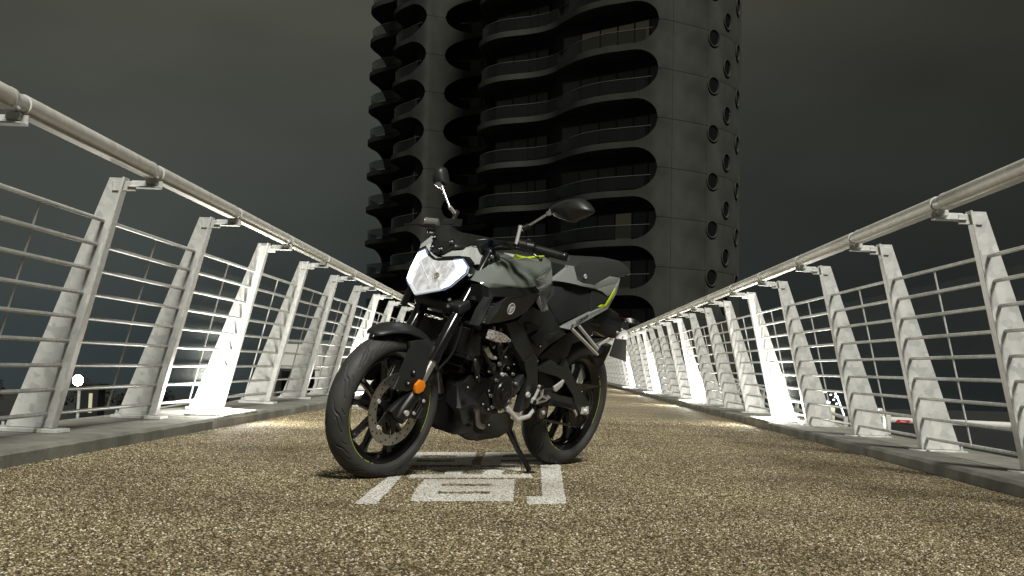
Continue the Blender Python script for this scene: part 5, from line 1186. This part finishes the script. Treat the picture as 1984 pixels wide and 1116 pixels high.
bm = B(); tube(bm, [sr[1], sr[1].lerp(sr[2], .85), sr[2], cR_ + Vector((.01, 0, -.03))], [.0055, .0055, .010, .012], 12); part('mirror_arm', bm, M_chr, mR, 40, True)

# ------------------------------------------------------------------ tank and shrouds
tk = {k: Vector(p) for k, p in zip(TANK_KEYS.split(), SH['tank'])}
tk['d'].z += .012; tk['e'].z += .012
# the pressed recess on each flank
for k_ in ('r6', 'r7', 'r8'): tk[k_].y -= .012
keys = list(tk); ix = {k: i for i, k in enumerate(keys)}; nk = len(keys)
vs = [tk[k] for k in keys] + [Vector((p.x, -p.y, p.z)) for p in tk.values()]
half = ['a l2 r6 r1', 'a r1 r2 b', 'b r2 r3', 'b r3 d', 'b d c', 'd r3 r4 e', 'e r4 r5 f', 'f r5 g', 'g r5 i h', 'r1 r6 r7 r8', 'r1 r8 r4 r3 r2', 'r4 r8 r5', 'r8 r9 r5', 'r7 r9 r8', 'r5 r9 i',
        'l2 l3 r7 r6', 'l3 l5 l7 r7', 'r7 l7 r9', 'l7 k2 i r9', 'l5 l6 l7', 'l7 l6 k9 k3 k2', 'k9 k8 k4 k3', 'k8 k7 k6 k5 k4', 'a b1 l2', 'b1 b2 l3 l2', 'b2 l5 l3']
fc = []
for h_ in half:
    q = [ix[k] for k in h_.split()]; fc.append(q); fc.append([i + nk for i in q][::-1])
for a_, b_ in ('cd', 'de', 'ef', 'fg', 'gh', 'hi'): fc.append([ix[a_], ix[b_], ix[b_] + nk, ix[a_] + nk])
for a_, b_ in (('i', 'k2'), ('k2', 'k3'), ('k3', 'k4'), ('k4', 'k5'), ('b', 'c'), ('a', 'b')): fc.append([ix[a_], ix[b_], ix[b_] + nk, ix[a_] + nk])
bm = B(); bv = [bm.verts.new(p) for p in vs]
for q in fc: bm.faces.new([bv[i] for i in q])
bmesh.ops.recalc_face_normals(bm, faces=bm.faces[:])
bmesh.ops.triangulate(bm, faces=[f_ for f_ in bm.faces if len(f_.verts) > 4])
tank = part('fuel_tank', bm, M_tank, MB_, 70)
sd = tank.modifiers.new('round', 'BEVEL'); sd.width = .012; sd.segments = 3; sd.limit_method = 'ANGLE'; sd.angle_limit = math.radians(9); sd.harden_normals = False
bm = B(); lathe(bm, [(0, .0), (.0, .045), (.010, .043), (.012, .02), (.012, 0)], (.69, 0, .962), (0, 0, 1), 28); part('filler_cap', bm, M_alu, tank)
P('tank_stripe', [tuple(V3(p) + Vector((.006, .005, .003))) for p in SH['yellow_top']], .02, M_yel, .0015, (0, -.5, -1), tank)
for s in (1, -1):
    f_ = (lambda k: SH[k]) if s > 0 else (lambda k: mir(SH[k]))
    sh = P('side_shroud', f_('shroud'), .05, M_blk2, .006, (0, -s, 0), seg=3)
    P('shroud_top', f_('strip'), .05, M_gloss if False else M_blk, .004, (0, -s, -.3), sh)
    P('vent_back', [(x, y - s * .035, z) for x, y, z in f_('vent')], .01, M_hole, 0, (0, -s, 0), sh)
    P('vent_rim', f_('vent_rim'), .03, M_frame, .004, (0, -s, 0), sh)
    a0, a1 = [Vector((p[0], p[1] * s, p[2])) for p in SH['vent_L']]; b0, b1 = [Vector((p[0], p[1] * s, p[2])) for p in SH['vent_R']]
    for q in range(9):
        t = (q + .5) / 9; p, r = a0.lerp(a1, t), b0.lerp(b1, t)
        bm = B(); panel(bm, [p + Vector((0, -s * .014, .006)), r + Vector((0, -s * .016, .006)), r + Vector((0, -s * .010, -.0035)), p + Vector((0, -s * .008, -.0035))], .012, (0, -s, .4), .001, 1); part('vent_slat', bm, M_blk2, sh, 30)
ec = V3(SH['emblem'][0]) + Vector((0, .0035, 0)); en = Vector((.05, 1, -.12)).normalized()
bm = B(); lathe(bm, [(0, .0205), (.0015, .0205), (.0015, .0245), (0, .0245)], ec, tuple(en), 36, closed=True)
ux_ = Vector((1, 0, 0)) - en * en.x; ux_.normalize(); uz_ = ux_.cross(en) * -1
Mx = Matrix((ux_, en, uz_)).transposed()
for q in range(3):
    a = math.pi / 2 + q * 2 * math.pi / 3; d = ux_ * math.cos(a) + uz_ * math.sin(a); n = ux_ * -math.sin(a) + uz_ * math.cos(a)
    def bar_(p0, p1, w):
        dd = (p1 - p0).normalized(); nn_ = dd.cross(en); panel(bm, [ec + p0 + nn_ * w, ec + p1 + nn_ * w, ec + p1 - nn_ * w, ec + p0 - nn_ * w], .0013, en, 0)
    bar_(d * -.004, d * .0207, .0011); bar_(d * -.004 , d * -.0145, .0012)
    for s2 in (-1, 1):
        bar_(d * -.0015 + n * .0045 * s2, d * .0145 + n * .0045 * s2, .001)
emb = part('emblem', bm, M_logo, MB_, 0)
P('head_cover', 'collar', .02, M_frame, .003, mirror=True)

# ------------------------------------------------------------------ frame, side covers
for s in (1, -1):
    f_ = (lambda k: SH[k]) if s > 0 else (lambda k: mir(SH[k]))
    fu = P('frame_spar', f_('frame_up'), .035, M_frame, .007, (0, -s, 0), seg=3)
    P('frame_plate', f_('frame_low'), .035, M_frame, .006, (0, -s, 0), fu, seg=3)
    sc = P('side_cover', f_('side_cover'), .03, M_blk2, .004, (0, -s, 0))
    for k_ in ('sc_recess1', 'sc_recess2'): P('cover_recess', [(x, y + s * .012, z) for x, y, z in f_(k_)], .004, M_hole, 0, (0, -s, 0), sc)
    P('cover_rib', [(x, y + s * .008, z) for x, y, z in f_('sc_rib')], .006, M_frame, .001, (0, -s, 0), sc)
well(V3(SH['sc_bolt'][0]) + Vector((0, .004, 0)), .009)
bolt(V3(SH['frame_bolt'][0]), .011, (0, 1, 0), M_alu, deep=.012, name='pivot_bolt')
bm = B(); box(bm, (.72, 0, .68), (.46, .20, .26), None, .03, 2); part('air_box', bm, M_blk, MB_, 35)
bm = B(); box(bm, (.24, 0, .66), (.46, .16, .14), Matrix.Rotation(.25, 3, 'Y'), .02, 2); part('battery_tray', bm, M_blk, MB_, 35)
P('knee_panel', 'under_seat', .02, M_blk2, .004, mirror=True)

# ------------------------------------------------------------------ engine
cs = P('crankcase', 'case', .31, M_eng, .010, seg=3)
gc = V3(SH['gen_c'][0])
bm = B(); lathe(bm, [(.0, 0), (.0, .076), (.012, .074), (.018, .066), (.018, .060), (.024, .057), (.026, .05), (.022, .047), (.022, .030), (.027, .029), (.028, .022), (.026, .020), (.026, 0)], gc + Vector((0, -.012, 0)), (0, 1, 0), 48); gv = part('generator_cover', bm, M_eng, cs, 28)
bm = B(); box(bm, gc + Vector((0, .016, 0)), (.030, .004, .006), Matrix.Rotation(.8, 3, 'Y'), .001); part('cover_slot', bm, M_hole, cs, 0)
p = V3(SH['gen_small'][0]); bm = B(); lathe(bm, [(0, 0), (0, .021), (.012, .020), (.014, .012), (.012, .010), (.012, 0)], p + Vector((0, -.004, 0)), (0, 1, 0), 24); part('timing_plug', bm, M_eng, cs, 30)
for q in SH['case_bolts']: bolt(V3(q) + Vector((0, -.002, 0)), .0065, (0, 1, 0), M_chr, cs, deep=.012)
P('sprocket_guard', 'sprk_guard', .03, M_frame, .004)
bm = B(); box(bm, (.95, 0, .53), (.15, .21, .20), Matrix.Rotation(-.35, 3, 'Y'), .012, 2); cyl = part('cylinder', bm, M_eng, MB_, 30)
for q in range(6):
    bm = B(); box(bm, (.95 - .011 * q + .03, 0, .46 + .028 * q), (.19, .25, .006), Matrix.Rotation(-.35, 3, 'Y'), .001); part('cooling_fin', bm, M_eng, cyl, 0)
bm = B(); box(bm, (.885, 0, .645), (.17, .20, .09), Matrix.Rotation(-.35, 3, 'Y'), .016, 2); part('cylinder_head', bm, M_eng, MB_, 30)
P('clutch_arm', 'silver_arm', .02, M_alu, .004)
P('intake_cover', 'engine_top', .05, M_blk2, .008)
ne = [(.93, .13, .62), (.90, .14, .585), (.865, .14, .60), (.83, .14, .57), (.88, .145, .54), (.84, .145, .515), (.80, .14, .545), (.79, .14, .60), (.82, .14, .64), (.775, .15, .50), (.86, .13, .66), (.90, .12, .66), (.95, .12, .58), (.97, .12, .54), (.81, .15, .47), (.91, .15, .48)]
for q, p in enumerate(ne): bolt(V3(p), .0045 + .002 * (q % 3), (.1, 1, .05 * (q % 4)), M_chr if q % 2 else M_alu, cyl, deep=.010)
for pts, r in (([(.93, .11, .66), (.90, .15, .62), (.86, .15, .56), (.80, .13, .50)], .007), ([(.98, .10, .60), (.95, .14, .55), (.90, .15, .50), (.86, .14, .47)], .009), ([(.80, .12, .66), (.81, .15, .60), (.84, .15, .54), (.80, .14, .48)], .006),
               ([(.86, .12, .68), (.84, .15, .63), (.80, .15, .60), (.76, .12, .58)], .010), ([(1.0, .10, .62), (.99, .13, .56), (1.0, .13, .50), (.97, .12, .45)], .010), ([(.90, .13, .70), (.92, .16, .66), (.90, .16, .63), (.87, .13, .62)], .008)):
    hose(pts, r, M_blk)
for c, s_ in (((.90, .12, .60), (.05, .04, .035)), ((.84, .12, .59), (.04, .05, .05)), ((.88, .125, .50), (.06, .04, .04)), ((.80, .12, .53), (.04, .05, .06)), ((.96, .11, .50), (.05, .04, .07))):
    bm = B(); box(bm, c, s_, Matrix.Rotation(-.3, 3, 'Y'), .006, 2); part('engine_bracket', bm, M_eng, cyl, 30)
# radiator
ra = [V3(p) for p in SH['radiator']]; ra[0].y = -.135; ra[3].y = -.125; ra[0].z = ra[1].z; ra[3].z = ra[2].z
rd = Vector((1, 0, .15)).normalized()
bm = B(); panel(bm, [ra[0], ra[1], ra[2], ra[3]], .035, -rd, .002, 1); rad = part('radiator', bm, M_hole, MB_, 30)
for q in range(17):
    t = (q + .5) / 17; a_, b_ = ra[0].lerp(ra[3], t), ra[1].lerp(ra[2], t)
    bm = B(); box(bm, (a_ + b_) / 2 + Vector((.002, 0, 0)), (.008, (b_ - a_).length - .012, .0015)); part('cooling_fin', bm, M_pipe, rad, 0)
for s, y_ in ((1, .152), (-1, -.145)):
    bm = B(); box(bm, (1.062, y_, .60), (.05, .014 if s > 0 else .036, .15), None, .008, 2); part('side_tank', bm, M_blk, rad, 30)
for z_ in (.672, .536):
    bm = B(); box(bm, (1.066, .01, z_), (.04, .30, .016), None, .004, 1); part('header_bar', bm, M_blk, rad, 30)
P('radiator_guard', [(x - .02, y, z) for x, y, z in SH['rad_side']], .012, M_blk, .004)
bm = B(); tube(bm, smooth_path([(1.0, .12, .545), (1.02, .15, .52), (.99, .15, .47), (.95, .14, .43)], 5), .012, 12); part('coolant_hose', bm, M_frame, MB_, 40)
# exhaust header
bm = B(); tube(bm, smooth_path([(1.0, -.02, .60)] + [tuple(p) for p in SH['pipe']] + [(1.0, .0, .36)], 6), .021, 16); part('exhaust_pipe', bm, M_pipe, MB_, 40)
# belly pan and exhaust cover
bp = P('belly_pan', 'pan_side', .022, M_blk, .006, mirror=True, ang=14)
ec_ = P('exhaust_cover', 'pan_facet', .02, M_blk, .006, ang=14)
P('exhaust_cover', mir(SH['pan_facet']), .02, M_blk, .006, (0, 1, 0))
P('cover_top', 'pan_top', .03, M_blk, .004, (-.3, -.2, -1), ec_, ang=14)
P('cover_front', 'pan_front', .02, M_blk, .005, (-1, -.3, 0), ec_, ang=14)
P('cover_front', mir(SH['pan_front']), .02, M_blk, .005, (-1, .3, 0), ec_)
bm = B(); box(bm, (.86, 0, .28), (.30, .24, .17), None, .03, 2); part('sump', bm, M_eng, MB_, 30)
P('pan_opening', [(x, y + .004, z) for x, y, z in SH['pan_hole']], .004, M_hole, .001, parent=bp)
bm = B(); tube(bm, smooth_path([tuple(V3(SH['pan_hole'][1]) + Vector((.005, .002, -.01))), tuple(V3(SH['pan_hole'][2]) + Vector((.0, .004, -.03))), tuple(V3(SH['pan_hole'][3]) + Vector((.01, .002, 0)))], 4), .012, 10); part('silencer_edge', bm, M_pipe, bp, 40)
for q in range(3):
    bm = B(); box(bm, (.975 - .018 * q, .035, .285 - .03 * q), (.012, .07, .006), Matrix.Rotation(.4, 3, 'X'), .002); part('pan_louvre', bm, M_blk2, bp, 0)
for q in range(6): well(V3(SH['pan_bolt%d' % q][0]) + Vector((0, .012, 0)), .010, parent=MB_)

# ------------------------------------------------------------------ front indicator
ind = P('front_indicator', [tuple(p) for p in smooth_path([V3(p) for p in SH['indicator']] + [V3(SH['indicator'][0])], 3)[:-1]], .035, M_clear, .010, seg=3)
b_ = V3(SH['ind_bulb'][0]); bm = B(); lathe(bm, [(0, 0), (.002, .005), (.0005, .008)], b_ + Vector((0, .0005, 0)), (0, 1, 0), 18); part('bulb', bm, M_bulb, ind, 40)
bm = B(); tube(bm, [V3(SH['ind_stalk'][0]) + Vector((0, -.03, 0)), V3(SH['ind_stalk'][0]), V3(SH['ind_stalk'][1])], [.014, .013, .017], 12); part('stalk', bm, M_blk, ind, 40)

# ------------------------------------------------------------------ stand, shift lever, foot pegs
sd_ = [V3(p) for p in SH['stand']]; ft = Vector((.545, .222, .046))
bm = B(); tube(bm, [sd_[0], sd_[1], ft + Vector((0, 0, .014))], [.014, .012, .011], 12); st0 = part('side_stand', bm, M_gloss, MB_, 40)
bm = B(); box(bm, ft + Vector((.004, .002, .005)), (.055, .040, .010), Matrix.Rotation(math.radians(11.8), 3, 'X'), .003); part('stand_foot', bm, M_blk, st0, 30)
bm = B(); tube(bm, [sd_[0] + Vector((-.03, .004, -.005)), sd_[1] + Vector((-.035, .0, -.02))], .006, 10); part('stand_spring', bm, M_pipe, st0, 40)
bm = B(); box(bm, sd_[0] + Vector((.0, -.01, .015)), (.06, .03, .06), None, .008, 2); part('stand_bracket', bm, M_blk, MB_, 30)
sp = [V3(p) for p in SH['shift']]
bm = B(); tube(bm, sp, [.008, .0085, .0085, .007], 10, flat=1.3); sl_ = part('shift_lever', bm, M_alu, MB_, 40)
P('shift_toe', 'shift_pad', .02, M_alu, .003, parent=sl_)
bm = B(); tube(bm, [sp[3] + Vector((0, .0, -.004)), sp[3] + Vector((0, 0, .012))], .0075, 10); part('rubber_tip', bm, M_blk, sl_, 40)
hg = P('footrest_hanger', 'hanger', .014, M_alu, .004)
pts = [V3(p) for p in SH['hanger_b']]; hc = sum(pts, Vector()) / 3
for q in ((0, 1, .24), (1, 2, .2), (0, 2, .3)):
    a_, b2_ = pts[q[0]], pts[q[1]]; tri = [a_.lerp(b2_, .26), a_.lerp(b2_, .72), ((a_ + b2_) / 2).lerp(hc, .62)]
    P('hanger_pocket', [tuple(p + Vector((0, .001, 0))) for p in tri], .003, M_hole, 0, parent=hg)
for p in pts[:2]: bolt(p, .010, (0, 1, 0), M_blk, hg)
P('footrest_arm', 'peg_arm', .02, M_frame, .005)
pg = [V3(p) for p in SH['peg']]
pk = B(); e0 = pg[0]; e1 = pg[1]; dr_ = (e1 - e0)
rings = []
for t in (0, .05, .95, 1):
    c = e0 + dr_ * t; k_ = .016 if 0 < t < 1 else .012
    rings.append([c + Vector((k_ * a_, 0, .010 * b2_)) for a_, b2_ in ((1, 1), (-1, 1), (-1.1, -.6), (0, -1.2), (1.1, -.6))])
loft(pk, rings); peg = part('footrest', pk, M_blk, MB_, 25)
bm = B()
for q in range(9): box(bm, e0 + dr_ * (.1 + .1 * q) + Vector((0, 0, .0105)), (.028, .004, .004))
part('peg_ribs', bm, M_frame, peg, 0)
P('heel_guard', 'heel', .008, M_alu, .002); P('heel_guard_arm', 'heel_arm', .010, M_frame, .003)

# ------------------------------------------------------------------ swingarm, chain, sprocket
sw_ = P('swingarm', 'swing_up', .04, M_frame, .007, mirror=True, seg=3)
P('swingarm_brace', 'swing_low', .036, M_frame, .006, parent=sw_, seg=3); P('swingarm_brace', mir(SH['swing_low']), .036, M_frame, .006, (0, 1, 0), sw_, seg=3)
P('swingarm_web', 'swing_inner', .02, M_blk, .003, parent=sw_)
bm = B(); box(bm, (.50, 0, .42), (.10, .22, .12), None, .02, 2); part('swingarm_yoke', bm, M_blk, sw_, 30)
P('chain_guard', 'fin', .01, M_frame, .002)
ab = P('axle_block', 'axle_block', .03, M_alu, .003)
bolt(sum((V3(p) for p in SH['axle_block']), Vector()) / 4, .012, (0, 1, 0), M_alu, ab, deep=.014)
aj = [V3(p) for p in SH['adj']]; bm = B(); tube(bm, aj, .006, 8); part('stand_bobbin', bm, M_alu, MB_, 40)
sc_ = Vector((.0, .085, .312))
bm = B(); nt_ = 44; out = []; inn = []
for q in range(nt_ * 4):
    a = 2 * math.pi * q / (nt_ * 4); r = .102 if q % 4 in (0, 1) else .095
    out.append((math.cos(a) * r, math.sin(a) * r)); inn.append((math.cos(a) * .078, math.sin(a) * .078))
n = len(out)
for y_ in (0,):
    vo = [bm.verts.new(sc_ + Vector((x, .003, z))) for x, z in out]; vi = [bm.verts.new(sc_ + Vector((x, .003, z))) for x, z in inn]
    vo2 = [bm.verts.new(sc_ + Vector((x, -.003, z))) for x, z in out]; vi2 = [bm.verts.new(sc_ + Vector((x, -.003, z))) for x, z in inn]
    for q in range(n):
        r = (q + 1) % n
        bm.faces.new((vo[q], vo[r], vi[r], vi[q])); bm.faces.new((vo2[q], vi2[q], vi2[r], vo2[r])); bm.faces.new((vo[q], vo2[q], vo2[r], vo[r])); bm.faces.new((vi[q], vi[r], vi2[r], vi2[q]))
for q in range(5):
    a = q * 2 * math.pi / 5 + .5; d = Vector((math.cos(a), 0, math.sin(a))); nn_ = Vector((-d.z, 0, d.x))
    panel(bm, [sc_ + d * .03 + nn_ * .022 + Vector((0, .0025, 0)), sc_ + d * .082 + nn_ * .012 + Vector((0, .0025, 0)), sc_ + d * .082 - nn_ * .012 + Vector((0, .0025, 0)), sc_ + d * .03 - nn_ * .022 + Vector((0, .0025, 0))], .005, (0, -1, 0))
part('rear_sprocket', bm, M_steel, RWH, 30)
fs_ = V3(SH['pulley'][0]); fs_.y = .085
bm = B(); path = []
R1, R2 = .099, .034
d = (fs_ - sc_); ang = math.atan2(d.z, d.x); tt = math.acos((R1 - R2) / math.hypot(d.x, d.z))
a_t, a_b = ang + tt, ang - tt
for q in range(26): 
    a = a_t + (2 * math.pi - 2 * tt) * q / 25; path.append(sc_ + Vector((math.cos(a) * R1, 0, math.sin(a) * R1)))
for q in range(12):
    a = a_b + (2 * tt) * q / 11; path.append(fs_ + Vector((math.cos(a) * R2, 0, math.sin(a) * R2)))
path.append(path[0])
tot = sum((path[i + 1] - path[i]).length for i in range(len(path) - 1)); step = .0128; nl = int(tot / step); acc = 0; seg_i = 0; cur = 0.0
for q in range(nl):
    target = q * step
    while acc + (path[seg_i + 1] - path[seg_i]).length < target: acc += (path[seg_i + 1] - path[seg_i]).length; seg_i += 1
    d = (path[seg_i + 1] - path[seg_i]); c = path[seg_i] + d.normalized() * (target - acc)
    rt = Matrix.Rotation(-math.atan2(d.z, d.x), 3, 'Y')
    box(bm, c, (.0155, .0155 if q % 2 else .010, .0105 if q % 2 else .009), rt)
o = part('chain', bm, M_steel, MB_, 0); o['kind'] = 'stuff'
bm = B(); lathe(bm, [(-.012, 0), (-.012, .03), (.012, .03), (.012, 0)], fs_, (0, 1, 0), 20); part('front_sprocket', bm, M_pipe, MB_, 35)
bolt(fs_ + Vector((0, .013, 0)), .009, (0, 1, 0), M_alu)

# ------------------------------------------------------------------ seat, tail
bm = mprism(SH['seat'], .018, 4); part('rider_seat', bm, M_seat, MB_, 50)
bm = mprism(SH['pillion'], .014, 3); pil = part('pillion_seat', bm, M_pill, MB_, 45)
lk = V3(SH['lock'][0]); bm = B(); lathe(bm, [(.001, 0), (.001, .006), (.002, .007), (.001, .009), (.002, .0105), (-.004, .0115)], lk + Vector((0, .001, 0)), (.1, 1, 0), 24); part('seat_lock', bm, M_alu, pil, 35)
tl = P('tail_cowl', 'tail_up', .02, M_tailg, .004, mirror=True)
tw = P('tail_strip', 'tail_low', .02, M_tailg, .004, mirror=True)
P('tail_panel', 'tail_in', .012, M_tailg, .002, parent=tl); P('tail_panel', mir(SH['tail_in']), .012, M_tailg, .002, (0, 1, 0), tl)
P('tail_infill', [(x, y - .002, z) for x, y, z in SH['tail_dark']], .012, M_seat, .002, mirror=True)
P('tail_stripe', [(x, y + .002, z) for x, y, z in SH['tail_yellow']], .004, M_yel, .0006, parent=tw)
bm = B(); box(bm, (.13, 0, .90), (.50, .16, .05), Matrix.Rotation(.13, 3, 'Y'), .02, 2); part('tail_core', bm, M_blk, MB_, 30)
t0, t1, t2 = [V3(p) + Vector((0, .0015, 0)) for p in SH['text0']]
u_, v_ = t1 - t0, t2 - t0; w_ = u_.cross(v_).normalized()
Mt = Matrix(((u_.x, v_.x, w_.x, t0.x), (u_.y, v_.y, w_.y, t0.y), (u_.z, v_.z, w_.z, t0.z), (0, 0, 0, 1)))
text_obj('lettering', 'YAMAHA', .05, M_hole, tw, Mt, .0006, .0005)
lg = V3(SH['tail_logo'][0]) + Vector((0, .002, 0)); bm = B(); lathe(bm, [(0, 0), (.001, .0085), (0, .009)], lg, (0, 1, 0), 20)
lo_ = part('tail_emblem', bm, M_hole, tw, 0)
bm = B()
for q in range(3): 
    a = math.pi / 2 + q * 2.094; box(bm, lg + Vector((math.cos(a) * .003, .0016, math.sin(a) * .003)), (.0085, .001, .0012), Matrix.Rotation(-a, 3, 'Y'))
part('emblem_forks', bm, M_tailg, lo_, 0)
# under-tail, plate holder, lamps
ut = part('under_tail', mprism(SH['undertail'], .012, 2), M_blk, MB_, 35)
P('rear_mudguard', 'fender_r', .02, M_gloss, .004, mirror=True)
P('grab_bracket', 'grab', .03, M_frame, .004, mirror=True)
ph = P('plate_holder', 'plate2', .006, M_hole, .001, (1, 0, 0))
P('plate_lamp', 'plate_box', .05, M_blk, .006, (1, 0, .1), ph)
P('tail_clamp', 'clamp', .02, M_frame, .003)
P('tail_lamp', 'tlight', .06, M_rlens, .003)
P('rear_indicator', 'rind', .03, M_blk, .006, (1, 0, 0)); P('rear_indicator', mir(SH['rind']), .03, M_blk, .006, (1, 0, 0))
for p_ in ((-.24, .085, .70), (-.20, .085, .685), (-.28, .075, .66)): bolt(V3(p_), .006, (0, 1, 0), M_alu, ut)
# passenger peg bracket
for key in ('pb1', 'pb2'):
    a_, b2_ = [V3(p) for p in SH[key]]
    bm = B(); rt = Vector((1, 0, 0)).rotation_difference((b2_ - a_)).to_matrix(); box(bm, (a_ + b2_) / 2, ((b2_ - a_).length, .014, .011), rt, .002); part('peg_bracket', bm, M_alu, MB_, 30)
P('bracket_web', 'pb_web', .006, M_frame, .001)
P('rear_footrest', 'rpeg', .03, M_blk2, .006); P('rear_heel_guard', 'rheel', .006, M_alu, .001)
